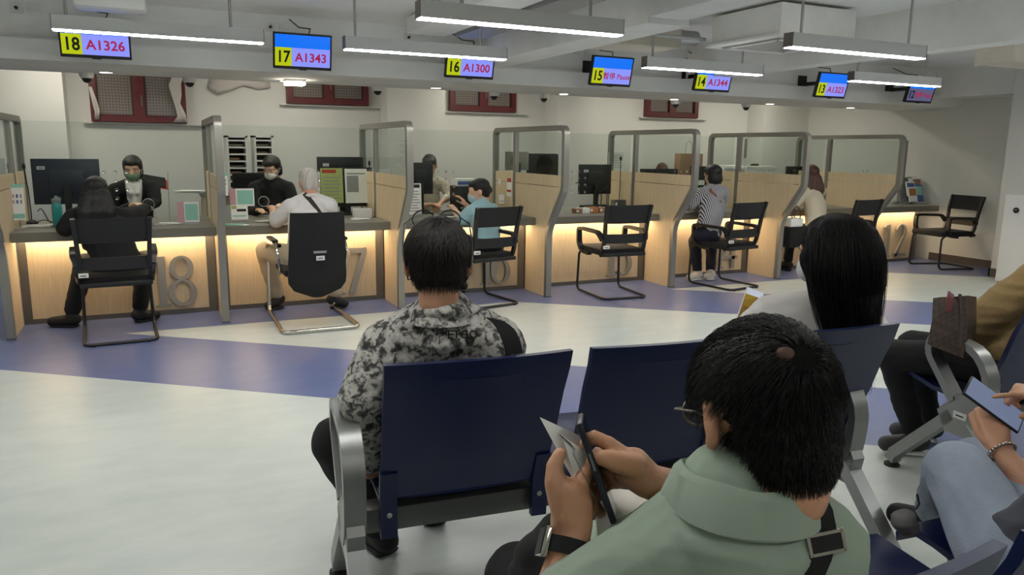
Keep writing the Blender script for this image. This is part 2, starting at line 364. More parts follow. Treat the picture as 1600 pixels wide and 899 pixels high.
# square lit lamp beside the second window
t = thing('square_lamp', 'bright square surface lamp under the soffit near display 17', 'ceiling light', (1.29, 7.35, 2.05))
part('lamp_housing', MB().box((1.14, 7.36, 2.03), (1.32, 7.54, 2.049)), G['white_plastic'], t)
part('diffuser', MB().box((1.145, 7.365, 2.0), (1.315, 7.535, 2.03)), G['spot_glow'], t, smooth=False)
# dome cameras
for i, (px, py) in enumerate(((135, 117), (296, 127), (590, 138), (772, 148), (850, 148), (1056, 157), (1166, 164))):
    p = at(px, py, Z=2.05); p = at(px, py, Y=7.86); x, y = p.x, 7.95
    if True: y = 7.76; x = at(px, py, Y=y).x
    T0 = T(x, y, 2.05)
    nm = ['left of the tallest window', 'right of the tallest window', 'right of the window behind counter 17', 'in front of the window behind counter 16', 'behind display 15 to its left', 'in front of the rightmost window', 'right of the rightmost window'][i]
    t = thing('dome_camera', 'white security dome camera under the soffit '+nm, 'security camera', (x, y, 2.05), 0, 'dome cameras')
    part('camera_base', MB().lathe([(.058, 0), (.06, -.02), (.05, -.045), (.044, -.048)], 20, T0), G['white_plastic'], t)
    part('dome', MB().lathe([(.04, -.048), (.036, -.066), (.024, -.08), (.008, -.087), (.001, -.088)], 20, T0), G['black_plastic'], t)
# wall displays
def display(i, x, y, z, rz, tilt, num, code, top=True):
    W, H = .455, .275
    M = T(x, y, z) @ RZ(rz) @ RX(tilt)          # local: x right, z up, screen faces -y
    lb = 'black queue display reading %s %s hung under the ceiling' % (num, code)
    t = thing('queue_display', lb, 'display screen', (x, y, z), 0, 'queue number displays')
    part('casing', MB().box((-W/2, 0, -H/2), (W/2, .035, H/2), M, bev=.004).box((-.12, .035, -.08), (.12, .06, .08), M), G['black_plastic'], t)
    part('bezel', MB().box((-W/2, -.006, -H/2), (W/2, 0, -H/2+.022), M).box((-W/2, -.006, H/2-.012), (W/2, 0, H/2), M).box((-W/2, -.006, -H/2), (-W/2+.012, 0, H/2), M).box((W/2-.012, -.006, -H/2), (W/2, 0, H/2), M).box((-.03, -.009, -H/2-.006), (.03, 0, -H/2+.004), M), G['black_plastic'], t, smooth=False)
    l, r, b_, t_ = -W/2+.012, W/2-.012, -H/2+.022, H/2-.012; zm = b_+.142; xm = l+.128
    q = lambda a, b, c, d, m, n: part(n, MB().box((a, -.003, b), (c, .001, d), M), G[m], t, smooth=False)
    q(l, zm, r, t_, 'screen_blue', 'screen_header'); q(l, b_, xm, zm, 'screen_lime' if num not in ('12',) else 'screen_dim', 'number_field'); q(xm, b_, r, zm, 'screen_lilac' if num != '12' else 'screen_dim', 'code_field')
    TM = M @ T((l+xm)/2, -.0035, (b_+zm)/2-.004) @ RX(pi/2)
    link('counter_number', text_mesh(num, .125, .0004, TM, .003, sx=.84), mat('screen_ink', (8, 14, 8), .6), t)
    TM = M @ T((xm+r)/2, -.0035, (b_+zm)/2-.004) @ RX(pi/2)
    if '暫' in code: me = text_mesh(code, .068, .0004, TM, .001)
    else: me = text_mesh(code, .094, .0004, TM, .002, sx=1.0)
    link('queue_code', me, G['screen_red'], t)
    TM = M @ T((l+r)/2, -.0035, (zm+t_)/2+.02) @ RX(pi/2)
    link('header_text', text_mesh('18 10', .014, .0003, TM), mat('header_ink', (0, 60, 150), .6), t) if False else None
    br = MB().box((x-.02, y+.03, z+.02), (x+.02, y+.4, z+.06)).box((x-.06, 6.84, z-.06), (x+.06, 6.86, z+.14))
    part('wall_bracket', br, G['black_plastic'], t)
    part('cable', MB().tube([(x+.05, y+.06, z+.1), (x+.09, y+.14, z+.2), (x+.02, y+.25, z+.22), (x-.03, y+.4, z+.3)], .005, 6), G['cable_black'], t)
emis('screen_dim', (120, 118, 160), .55)
for i, (x, num, code, rz) in enumerate(((-.33, '18', 'A1326', 0), (1.13, '17', 'A1343', 0), (2.57, '16', 'A1300', 0), (4.03, '15', '暫停 Pause', 0), (5.26, '14', 'A1344', .0), (6.93, '13', 'A1323', 0), (8.39, '12', '暫停 Pause', 0))):
    display(i, x, 6.4, 2.185, rz, R(14), num, code)
# ducts, tray, cassette and fittings
t = thing('air_duct', 'beige flat air duct running along the ceiling at top centre', 'air duct', (1.9, 2, 2.3))
part('duct_body', MB().box((1.45, -1, 2.3), (2.28, 3.6, 2.46), bev=.012), G['beige_paint'], t); part('duct_flange', MB().box((1.42, 2.2, 2.29), (2.31, 2.24, 2.47)).box((1.42, 3.84, 2.29), (2.31, 3.88, 2.47)), G['beam_paint'], t)
def tray_mat():
    m = mat('perforated_tray', (180, 180, 176), .5, .2); nt = m.node_tree; n = nt.nodes
    tc = n.new('ShaderNodeTexCoord'); t = n.new('ShaderNodeTexBrick'); t.inputs['Scale'].default_value = 30; t.inputs['Color1'].default_value = (.5, .5, .48, 1); t.inputs['Color2'].default_value = (.45, .45, .44, 1); t.inputs['Mortar'].default_value = (.12, .12, .12, 1); t.inputs['Mortar Size'].default_value = .03
    nt.links.new(tc.outputs['Object'], t.inputs[0]); nt.links.new(t.outputs[0], n['Principled BSDF'].inputs['Base Color']); return m
tray_mat()
t = thing('cable_tray', 'perforated metal cable tray under the ceiling at top centre', 'cable tray', (2.4, 4, 2.36))
part('tray_bed', MB().box((2.36, .5, 2.36), (2.6, 6.2, 2.365)), G['perforated_tray'], t, smooth=False); part('side_rail', MB().box((2.355, .5, 2.36), (2.36, 6.2, 2.42)).box((2.6, .5, 2.36), (2.605, 6.2, 2.42)), G['alu_light'], t, smooth=False)
for y in (2.2, 3.6, 5.0): part('tray_hanger', MB().box((2.34, y, 2.34), (2.62, y+.03, 2.36)).cyl((2.345, y+.015, 2.34), (2.345, y+.015, CZ), .006, 6).cyl((2.615, y+.015, 2.34), (2.615, y+.015, CZ), .006, 6), G['alu_light'], t)
t = thing('ventilation_duct', 'pale rectangular duct with slanting end above the display showing 16', 'air duct', (2.0, 4.9, 2.36))
part('duct_body', MB().box((1.96, 4.2, 2.37), (2.3, 6.3, 2.5), bev=.01), G['beam_paint'], t); part('duct_flange', MB().box((1.94, 5.0, 2.36), (2.32, 5.03, 2.51)), G['alu_light'], t)
t = thing('air_conditioner', 'white ceiling cassette air conditioner with square grille at upper right', 'air conditioner', (4.35, 4.75, 2.3))
part('unit_body', MB().box((4.1, 4.3, 2.28), (4.85, 5.05, 2.5), bev=.02), G['beam_paint'], t)
part('grille_frame', MB().box((4.06, 4.26, 2.262), (4.89, 5.09, 2.28)), G['white_plastic'], t, smooth=False)
g = MB().box((4.16, 4.36, 2.255), (4.79, 4.99, 2.261))
part('grille', g, mat('grille_grey', (150, 150, 146), .6), t, smooth=False)
part('louver', MB().box((4.2, 4.38, 2.248), (4.75, 4.41, 2.256)).box((4.2, 4.94, 2.248), (4.75, 4.97, 2.256)).box((4.18, 4.44, 2.248), (4.21, 4.9, 2.256)).box((4.74, 4.44, 2.248), (4.77, 4.9, 2.256)), G['white_plastic'], t, smooth=False)
t = thing('ceiling_duct_box', 'grey angular duct branch beside the ceiling beam at upper centre', 'air duct', (3.5, 5.5, 2.3))
part('duct_body', MB().box((3.06, 5.3, 2.28), (4.0, 5.75, 2.5), bev=.01), G['beige_paint'], t); part('duct_collar', MB().cyl((3.98, 5.5, 2.4), (4.3, 5.5, 2.4), .06), G['alu_light'], t)
t = thing('control_box', 'white metal control box mounted under the ceiling at upper right', 'control box', (4.65, 4.2, 2.33))
ca, cb_ = at(1288, 60, Y=4.95), at(1366, 62, Y=4.95)
part('box_body', MB().box((ca.x, 4.95, ca.z), (cb_.x, 5.12, ca.z+.075), bev=.004), G['white_plastic'], t); part('conduit', MB().tube([(ca.x, 5.03, ca.z+.04), (ca.x-.08, 5.03, ca.z+.05), (ca.x-.2, 5.03, ca.z+.03), (ca.x-.26, 5.03, ca.z+.08), (ca.x-.26, 5.03, CZ)], .014, 8), G['cable_black'], t); part('box_hanger', MB().cyl((ca.x+.05, 5.03, ca.z+.07), (ca.x+.05, 5.03, CZ), .006, 6).cyl((cb_.x-.05, 5.03, ca.z+.07), (cb_.x-.05, 5.03, CZ), .006, 6), G['alu_light'], t); part('label_strip', MB().box((ca.x+.12, 4.945, ca.z+.03), (ca.x+.2, 4.949, ca.z+.045)).box((ca.x+.3, 4.945, ca.z+.03), (ca.x+.36, 4.949, ca.z+.045)), mat('label_pink', (190, 150, 150), .6), t, smooth=False)
t = thing('conduit_pipe', 'thin grey conduit pipe under the ceiling near the air conditioner', 'pipe', (3.6, 4.9, 2.4))
part('pipe', MB().tube([(3.56, 5.1, CZ), (3.56, 5.1, 2.36), (3.6, 5.1, 2.33), (4.08, 5.1, 2.33)], .014, 8), G['alu_light'], t); part('elbow', MB().ell((3.57, 5.1, 2.34), .024), G['alu_light'], t)
t = thing('ceiling_speaker', 'white rounded box speaker fixed under the ceiling at upper left', 'speaker', (-.25, 6.2, 2.35))
part('speaker_body', MB().box((-.42, 5.92, 2.33), (.02, 6.16, CZ-.002), bev=.04), G['white_plastic'], t); part('speaker_bracket', MB().box((-.52, 6.0, 2.38), (-.43, 6.05, CZ-.002)), G['alu_light'], t)
for i, (x, y) in enumerate(((-.8, 6.8), (1.0, 6.8), (2.2, 6.8), (3.95, 6.8), (5.3, 6.8))):
    t = thing('wall_socket', 'pair of small white sockets on the soffit above display %s' % ('to the left of 18', '17', '16', '15', '14')[i] if i else 'pair of small white sockets on the soffit left of display 18', 'socket', (x, 6.86, 2.42), 0, 'soffit sockets')
    part('socket_plate', MB().box((x-.09, 6.85, 2.38), (x-.01, 6.86, 2.46), bev=.002).box((x+.02, 6.85, 2.38), (x+.1, 6.86, 2.46), bev=.002), G['white_plastic'], t); part('plug', MB().cyl((x-.05, 6.83, 2.42), (x-.05, 6.85, 2.42), .012), G['black_plastic'], t)
# white kiosk against the column
k = thing('white_cabinet', 'white cabinet with round black lock at the right edge', 'cabinet', (9.0, 4.9, 0))
part('cabinet_body', MB().box((8.67, 4.0, .02), (9.04, 5.41, 1.01), bev=.006), G['white_plastic'], k); part('plinth', MB().box((8.69, 4.02, 0), (9.02, 5.39, .02)), G['black_plastic'], k)
part('round_lock', MB().lathe([(.001, 0), (.03, 0), (.032, .012), (.001, .014)], 20, T(8.67, 5.27, .84) @ RY(-pi/2)), G['black_plastic'], k)
part('lock_slot', MB().box((8.652, 5.255, .84), (8.656, 5.285, .848)), G['alu_light'], k)
# ---------------------------------------------------------------- service counters
X0, DX = -1.076, 1.5
def XD(i): return X0+DX*i+.025          # centre of divider i
NUM = ['18', '17', '16', '15', '14', '13', '12']
YB, YR = 7.03, 7.82
def arc(cx, cy, r, a0, a1, n=8): return [(cx+r*cos(R(a0+(a1-a0)*k/n)), cy+r*sin(R(a0+(a1-a0)*k/n))) for k in range(n+1)]
def rim_path(inset=0):
    p = [(6.525, 0), (6.525, .60), (6.515, .66), (6.49, .71), (6.25, 1.04), (6.232, 1.07), (6.225, 1.11)]
    p += arc(6.285, 1.58, .06, 180, 90, 5)+arc(7.76, 1.58, .06, 90, 0, 5)+[(7.82, .77)]
    return p
for i in range(7):
    x = XD(i); nm = ('partition left of counter 18, cut off by the left edge' if i == 0 else 'partition between counters %s and %s' % (NUM[i-1], NUM[i]))
    t = thing('counter_partition', 'wood and glass %s, with brushed steel rim' % nm, 'partition', (x, 6.5, 0), 0, 'partitions between counters')
    # rim: flat steel bar bent around
    part('steel_rim', MB().bar([(x, y, z) for y, z in rim_path()], .052, .05, (1, 0, 0)) if False else MB().bar([(x, y, z) for y, z in rim_path()], .05, .056, (1, 0, 0)), G['steel'], t, smooth=True)
    part('middle_post', MB().box((x-.022, 7.27, .768), (x+.022, 7.32, 1.612)), G['steel'], t, smooth=False)
    # wood panel following the rim
    poly = [(6.55, 0), (6.55, .61), (6.53, .68), (6.27, 1.06), (6.25, 1.09), (7.27, 1.09), (7.27, .768), (7.0, .768), (7.0, 0)]
    M = Matrix(((0, 0, 1, x-.017), (1, 0, 0, 0), (0, 1, 0, 0), (0, 0, 0, 1)))
    part('wood_panel', MB().prism(poly, .034, M), G['light_oak'], t, smooth=False)
    part('upper_wood_panel', MB().box((x-.017, 6.255, 1.096), (x+.017, 7.268, 1.2)).box((x-.017, 7.322, .768), (x+.017, 7.79, 1.09)).box((x-.017, 7.322, 1.096), (x+.017, 7.79, 1.2)), G['light_oak'], t, smooth=False)
    part('glass_pane', MB().box((x-.004, 6.256, 1.2), (x+.004, 7.268, 1.61)).box((x-.004, 7.322, 1.2), (x+.004, 7.79, 1.61)), G['clear_glass'], t, smooth=False)
    part('post_foot', MB().box((x-.03, 6.495, 0), (x+.03, 6.555, .012)), G['dark_metal'], t, smooth=False)
# big steel digits
def ringpoly(cx, cz, rx, rz, n=28): return [(cx+rx*cos(2*pi*k/n), cz+rz*sin(2*pi*k/n)) for k in range(n)]
def annulus(mb, c, ro, ri, y0, d, n=32, a0=0, a1=360, full=True):
    """flat ring between two ellipses (centres may differ): thick and thin strokes"""
    (cx, cz), (ix, iz) = c; st = []
    m = n if full else n+1
    for k in range(m):
        a = R(a0+(a1-a0)*k/n); st.append([V((cx+ro[0]*cos(a), y0, cz+ro[1]*sin(a))), V((ix+ri[0]*cos(a), y0, iz+ri[1]*sin(a))), V((ix+ri[0]*cos(a), y0-d, iz+ri[1]*sin(a))), V((cx+ro[0]*cos(a), y0-d, cz+ro[1]*sin(a)))])
    mb.rings(st, closed=full, caps=not full)
def digit(mb, ch, x, z, y0=YB-.012, h=.44, d=.03):
    def bx(a, b, c, e): mb.box((x+a, y0-d, z+b), (x+c, y0, z+e))
    def pl(poly): mb.prism([(x+a, z+b) for a, b in poly], d, Matrix(((1, 0, 0, 0), (0, 0, 1, y0-d), (0, 1, 0, 0), (0, 0, 0, 1))))
    if ch == '1':
        bx(-.03, .02, .03, h); bx(-.06, 0, .06, .022); pl([(-.03, h-.05), (-.085, h-.06), (-.085, h-.035), (-.03, h)])
    if ch == '8':
        annulus(mb, ((x, z+h*.76), (x, z+h*.765)), (.095, h*.24), (.055, h*.19), y0, d); annulus(mb, ((x, z+h*.27), (x, z+h*.275)), (.112, h*.27), (.065, h*.215), y0, d*.98)
    if ch == '7': bx(-.11, h-.05, .11, h); pl([(.11, h-.05), (.06, h-.05), (-.07, 0), (-.01, 0)])
    if ch == '6':
        annulus(mb, ((x, z+h*.3), (x, z+h*.3)), (.11, h*.3), (.06, h*.25), y0, d); annulus(mb, ((x+.06, z+h*.36), (x+.08, z+h*.34)), (.17, h*.64), (.12, h*.56), y0, d*.97, 20, 100, 190, False)
    if ch == '5':
        bx(-.07, h-.045, .1, h); bx(-.08, h*.5, -.05, h-.04); annulus(mb, ((x-.01, z+h*.3), (x-.01, z+h*.3)), (.115, h*.3), (.062, h*.25), y0, d, 26, -140, 140, False)
    if ch == '4': bx(.02, 0, .07, h); bx(-.12, h*.25, .11, h*.34); pl([(-.12, h*.34), (-.08, h*.34), (.04, h*.92), (.04, h)])
    if ch == '3':
        annulus(mb, ((x, z+h*.76), (x, z+h*.76)), (.095, h*.24), (.05, h*.2), y0, d, 24, -100, 160, False); annulus(mb, ((x, z+h*.27), (x, z+h*.27)), (.11, h*.27), (.06, h*.22), y0, d*.98, 24, -160, 100, False)
    if ch == '2':
        annulus(mb, ((x, z+h*.74), (x, z+h*.74)), (.1, h*.26), (.055, h*.21), y0, d, 24, -25, 165, False); pl([(.085, h*.62), (.045, h*.64), (-.11, 0), (-.04, .02)]); bx(-.11, 0, .12, .045)
for i in range(7):
    xa, xb = (XD(i)+.02, XD(i+1)-.02) if i < 6 else (XD(6)+.02, 9.42)
    t = thing('service_counter', 'wood fronted counter base carrying the steel number %s' % NUM[i], 'counter', ((xa+xb)/2, YB, 0), 0, 'counter bases')
    part('cabinet_body', MB().box((xa, YB+.012, 0), (xb, 7.72, .704)), G['light_oak'], t, smooth=False)
    part('wood_front', MB().box((xa+.06, YB-.004, .04), (xb-.075, YB+.012, .70)), G['light_oak'], t, smooth=False)
    part('metal_frame', MB().box((xa, YB-.012, 0), (xa+.06, YB+.011, .7)).box((xb-.075, YB-.012, 0), (xb, YB+.011, .7)).box((xa+.06, YB-.012, 0), (xb-.075, YB+.011, .04)), G['dark_metal'], t, smooth=False)
    xr = xb-.2
    for k, ch in enumerate(NUM[i]):
        mb = MB(); digit(mb, ch, xr-.235+.155*k if i < 6 else (8.83+.25*k), .07); part('steel_digit', mb, mat('digit_steel', (162, 157, 148), .4, .45), t, label='brushed steel digit '+ch, smooth=False)
    part('light_channel', MB().box((xa+.01, 6.93, .7), (xb-.01, 6.965, .704)), G['alu_light'], t, smooth=False)
    part('light_strip', MB().box((xa+.02, 6.935, .695), (xb-.02, 6.96, .6995)), G['led_strip'], t, smooth=False)
    # worktop of the bay
    w_ = thing('counter_worktop', 'grey speckled stone worktop of counter %s' % NUM[i], 'worktop', ((xa+xb)/2, 7.2, .7), 0, 'counter worktops')
    xb2 = xb if i < 6 else 9.47
    part('worktop_slab', MB().box((xa-.0, 6.79, .742), (xb2, 7.87, .767), bev=.003), G['worktop_grey'], w_); part('edge_band', MB().box((xa, 6.77, .692), (xb2, 6.79, .766)), G['worktop_edge'], w_, smooth=False)
    part('under_board', MB().box((xa, 6.79, .7045), (xb2, 7.87, .7415)), G['worktop_edge'], w_, smooth=False)
    # glass screen with speech holes
    s_ = thing('glass_screen', 'clear glass screen with speech holes above counter %s' % NUM[i], 'glass screen', ((xa+xb)/2, 7.4, .77), 0, 'glass screens over the counters')
    part('glass_pane', MB().box((xa+.005, 7.36, .768), (xb-.005, 7.37, 1.62)), G['clear_glass'], s_, smooth=False)
    hc = [(.72, 1.10), (.85, 1.10), (.72, 1.06), (.78, 1.13), (.67, 1.1), (.45, 1.1), (.45, 1.1)][i][0] if i < 6 else .7
    for a in range(3):
        for b in range(4):
            part('speech_hole', MB().tube([(xa+hc+a*.085-.085+.011*cos(2*pi*k/12), 7.357, .98+b*.075+.011*sin(2*pi*k/12)) for k in range(12)], .0028, 5, closed=True), G['chrome'], s_)
t = thing('end_post', 'slim brushed steel post standing on the worktop of counter 12', 'post', (9.36, 7.3, .767))
part('post', MB().box((9.335, 7.27, .768), (9.385, 7.32, 1.62)), G['steel'], t, smooth=False); part('base_plate', MB().box((9.32, 7.25, .7675), (9.4, 7.34, .775)), G['steel'], t, smooth=False)
# ---------------------------------------------------------------- counter chairs (built facing +Y, origin under the seat)
def qb(pts, n=6):
    """smooth a polyline's corners (quadratic)"""
    pts = [V(p) for p in pts]; out = [pts[0]]
    for i in range(1, len(pts)-1):
        a = pts[i]+(pts[i-1]-pts[i])*.0; d0 = (pts[i-1]-pts[i]); d1 = (pts[i+1]-pts[i]); r = min(.07, d0.length*.45, d1.length*.45)
        p0 = pts[i]+d0.normalized()*r; p1 = pts[i]+d1.normalized()*r
        for k in range(n+1): f = k/n; out.append(p0*(1-f)**2+pts[i]*2*f*(1-f)+p1*f*f)
    out.append(pts[-1]); return out
def mesh_chair():
    t = thing('office_chair', 'x', 'chair')
    P = lambda n, mb, m, l=None: part(n, mb, G[m], t, l, local=True)
    P('sled_frame', MB().tube(qb([(-.23, .2, .43), (-.235, .25, .40), (-.245, .26, .02), (-.24, -.32, .014), (.24, -.32, .014), (.245, .26, .02), (.235, .25, .40), (.23, .2, .43)]), .0125, 8), 'black_plastic')
    for x in (-.18, .18): P('glide', MB().cyl((x, -.32, 0), (x, -.32, .01), .014), 'rubber')
    mb = MB(); n = 9
    for k in range(1): mb.box((-.245, -.23, .425), (.245, .27, .49), bev=.022)
    P('seat', mb, 'black_fabric')
    for s in (-1, 1):
        P('back_upright', MB().bar(qb([(s*.225, -.19, .42), (s*.228, -.235, .5), (s*.225, -.262, .62), (s*.235, -.285, .78), (s*.243, -.325, .925)]), .032, .03, (1, 0, 0)), 'black_plastic')
        P('armrest', MB().bar(qb([(s*.236, -.245, .58), (s*.262, -.2, .655), (s*.27, .14, .665), (s*.268, .2, .655), (s*.262, .2, .50), (s*.25, .14, .43), (s*.235, .02, .42)]), .03, .05, (1, 0, 0)), 'black_plastic')
    bm = MB(); rows = 8; cols = 9
    for (z0, z1, d) in ((.745, .925, 0),):
        g = []
        for r in range(rows):
            f = r/(rows-1); z = z0+(z1-z0)*f; y = -.28-.045*((z-.745)/.18)
            g.append([((-.235-.01*f)+(.47+.02*f)*c/(cols-1), y-.03*(1-(2*c/(cols-1)-1)**2)*1, z) for c in range(cols)])
        vs = [p for r in g for p in r]+[(x, y+.008, z) for r in g for x, y, z in r]; k = rows*cols
        fs = []
        for r in range(rows-1):
            for c in range(cols-1): a = r*cols+c; fs += [(a, a+1, a+cols+1, a+cols), (k+a, k+a+cols, k+a+cols+1, k+a+1)]
        for c in range(cols-1): a = c; fs.append((a, k+a, k+a+1, a+1)); a = (rows-1)*cols+c; fs.append((a, a+1, k+a+1, k+a))
        bm.add(vs, fs)
    P('backrest_mesh', bm, 'black_mesh')
    lb = MB()
    lb.rings([[V((-.225+.45*c/8, -.262-.028*(1-(2*c/8-1)**2), z)) for z in (.55, .64)]+[V((-.225+.45*c/8, -.245-.028*(1-(2*c/8-1)**2), z)) for z in (.64, .55)] for c in range(9)])
    P('lumbar_band', lb, 'black_plastic')
    P('seat_bracket', MB().box((-.235, -.27, .42), (.235, -.2, .455), bev=.008), 'black_plastic')
    P('asset_sticker', MB().box((-.238, -.275, .50), (-.175, -.255, .53)), 'sticker', 'small white sticker')
    P('sticker_text', MB().box((-.228, -.277, .511), (-.19, -.275, .517)), 'ink')
    return t
mc = mesh_chair(); first = True
for (x, y, rz, lb) in ((-.32, 6.38, 3, 'black mesh office chair at counter 18, under the person in black'), (2.73, 6.56, 12, 'black mesh office chair at counter 16, under the person in light blue'),
   (4.13, 6.45, -3, 'empty black mesh office chair in front of counter 15'), (5.56, 6.43, 9, 'black mesh office chair at counter 14 behind the person in stripes'),
   (7.3, 6.42, 8, 'black mesh office chair at counter 13, mostly hidden behind long black hair'), (9.12, 6.42, 80, 'empty black mesh office chair turned sideways by the right wall')):
    o = mc if first else copy_tree(mc); first = False; place(o, (x, y, 0), R(rz), lb, 'black mesh counter chairs')
# chrome visitor chair at counter 17
t = thing('visitor_chair', 'chrome framed visitor chair with solid black back at counter 17', 'chair', (1.11, 6.3, 0), R(1))
P = lambda n, mb, m, l=None: part(n, mb, G[m], t, l, local=True)
P('chrome_frame', MB().tube(qb([(-.255, -.1, .66), (-.28, .0, .665), (-.28, .38, .63), (-.28, .42, .3), (-.28, .42, .03), (-.3, -.4, .018), (.3, -.4, .018), (.28, .42, .03), (.28, .42, .3), (.28, .38, .63), (.28, .0, .665), (.255, -.1, .66)]), .017, 10), 'chrome')
for s in (-1, 1):
    P('arm_pad', MB().box((s*.28-.025, -.06, .68), (s*.28+.025, .26, .705), bev=.01), 'black_plastic')
    P('arm_support', MB().tube(qb([(s*.28, -.06, .675), (s*.275, -.13, .6), (s*.26, -.1, .45), (s*.24, 0, .42)]), .011), 'chrome')
P('seat', MB().box((-.24, -.22, .42), (.24, .27, .48), bev=.025), 'black_fabric')
rg = []
for k in range(13):
    f = k/12; z = .26+.68*f; hw = .225 if f > .25 else .235*math.sqrt(max(.0, 1-((.25-f)/.27)**2))+.002
    hw = .235-.03*f if f > .22 else (.235-.03*f)*math.sqrt(max(.02, 1-((.22-f)/.225)**2)); y = -.27-.10*f; c = .03
    rg.append([V((hw*(2*j/8-1), y-c*(1-(2*j/8-1)**2), z)) for j in range(9)]+[V((hw*(1-2*j/8), y+.035-c*(1-(1-2*j/8)**2), z)) for j in range(9)])
P('backrest', MB().rings(rg), 'black_fabric')
P('maker_label', MB().box((-.04, -.362, .622), (.06, -.355, .64)), 'alu_light'); P('asset_sticker', MB().box((-.02, -.358, .565), (.045, -.351, .60)), 'sticker', 'small white sticker'); P('sticker_text', MB().box((-.01, -.36, .579), (.03, -.357, .585)), 'ink')
# ---------------------------------------------------------------- beam seating in the waiting area
BACK = [(-.165, .455), (-.15, .40), (-.115, .32), (-.075, .2), (-.03, .09), (.0, .0)]      # (y, z) above the bottom of the back, z measured from .425
def seat_unit(parent, u, w=.545, label=None, d=0):
    """one shell: back, pan, two brackets; local frame, u = centre along the beam, back bottom at y=0"""
    P = lambda n, mb, m, par=parent, l=None: part(n, mb, G[m], par, l, local=True)
    pr = [(-.172, .442), (-.168, .455), (-.155, .459), (-.147, .452)]+[(y+.02, z) for y, z in BACK[1:]]+[(.028, -.012), (.0, -.012)]+[(y, z) for y, z in reversed(BACK[1:-1])]
    back = MB(); n = 10
    prof_out = [(y, z) for y, z in BACK]; rg = []
    for k in range(n+1):
        f = 2*k/n-1; bow = .022*(1-f*f)
        def wx(z): return (w/2-.012*(1-z/.46))*f
        rg.append([V((u+wx(z), y-bow*(.3+.7*z/.46), z+.425)) for y, z in prof_out]+[V((u+wx(z), y-bow*(.3+.7*z/.46)+.022, z+.425)) for y, z in reversed(prof_out)])
    sh = P('seat_back', back.rings(rg), 'seat_blue')
    P('back_recess', MB().rings([[V((u+(w/2-.045)*f2, y-.022*(1-f2*f2)*(.3+.7*z/.46)-.0015, z+.425)) for y, z in BACK[1:-1]]+[V((u+(w/2-.045)*f2, y-.022*(1-f2*f2)*(.3+.7*z/.46)+.004, z+.425)) for y, z in reversed(BACK[1:-1])] for f2 in [2*k/8-1 for k in range(9)]]), 'seat_blue', sh)
    pan = MB(); rg = []
    PAN = [(.03, 0), (.12, -.02), (.27, -.02), (.42, .004), (.49, .012), (.52, -.006), (.527, -.03)]
    for k in range(n+1):
        f = 2*k/n-1; dip = -.012*(1-f*f)
        rg.append([V((u+(w/2-.015)*f*(1 if y < .4 else .94), y, .435+z+dip)) for y, z in PAN]+[V((u+(w/2-.015)*f*(1 if y < .4 else .94), y-.006, .435+z+dip-.022)) for y, z in reversed(PAN)])
    P('seat_pan', pan.rings(rg), 'seat_blue')
    for s in (-1, 1):
        b = P('seat_bracket', MB().bar([(u+s*(w/2-.03), -.03, .52), (u+s*(w/2-.032), -.004, .44), (u+s*(w/2-.034), -.0, .30)], .05, .022, (0, 1, 0)).box((u+s*(w/2-.034)-.022, 0, .40), (u+s*(w/2-.034)+.022, .30, .415)), 'seat_blue')
        P('bolt', MB().ell((u+s*(w/2-.034), -.012, .375), (.009, .005, .009)), 'alu_light', b)
def end_frame(parent, u, side, label=False):
    P = lambda n, mb, m, par=parent, l=None: part(n, mb, G[m], par, l, local=True)
    P('frame_hub', MB().prism([(-.1, .28), (.07, .28), (.12, .36), (.03, .46), (-.07, .46), (-.12, .38)], .05, Matrix(((0, 0, 1, u-.025), (1, 0, 0, 0), (0, 1, 0, 0), (0, 0, 0, 1)))), 'alu_grey')
    P('front_leg', MB().bar([(u, .07, .37), (u, .22, .2), (u, .35, .055), (u, .36, .03)], .05, .06, (1, 0, 0)) if False else MB().bar([(u, .05, .36), (u, .34, .07), (u, .355, .03)], .05, .05, (0, 0, 1)), 'alu_grey')
    P('rear_leg', MB().bar([(u, -.05, .36), (u, -.34, .07), (u, -.355, .03)], .055, .05, (0, 0, 1)), 'alu_light')
    for y in (.355, -.355): P('foot', MB().lathe([(.001, 0), (.034, 0), (.034, .01), (.016, .02), (.012, .035), (.001, .035)], 16, T(u, y, 0)), 'rubber')
    P('armrest', MB().bar(qb([(u, .05, .42), (u, .205, .60), (u, .185, .685), (u, -.03, .66), (u, -.105, .555), (u, -.09, .40), (u, -.05, .34)], 3), .032, .062, (1, 0, 0)), 'alu_grey')
    if label:
        P('asset_label', MB().box((u-.028, -.03, .355), (u-.0255, .035, .385)), 'sticker', l='white label'); P('label_text', MB().box((u-.0285, -.015, .366), (u-.0282, .022, .372)), 'ink')
def bench(loc, rz, us, ends, label, w=.545, lab=()):
    t = thing('beam_seating', label, 'seating', loc, rz)
    a, b = min(ends), max(ends)
    part('beam', MB().box((a, .035, .30), (b, .115, .375), bev=.006), G['beam_grey'], t, local=True)
    for u in us: seat_unit(t, u, w)
    for e in ends: end_frame(t, e, 1, e in lab)
    return t
bench((.80, 2.02, 0), R(-5.5), (0, .608, 1.216), (-.35, 1.415), 'front row of three dark blue airport-style seats on a grey metal beam')
bench((3.36, 1.88, 0), R(-8), (0, .608), (-.35, .96), 'blue beam seating at the right edge with rounded grey armrest and white label', lab=(-.35,))
bench((-.15, .787, 0), R(0), (.38, .988, 1.596, 2.204), (-.28, 2.6), 'nearest row of blue seats in the bottom right corner')
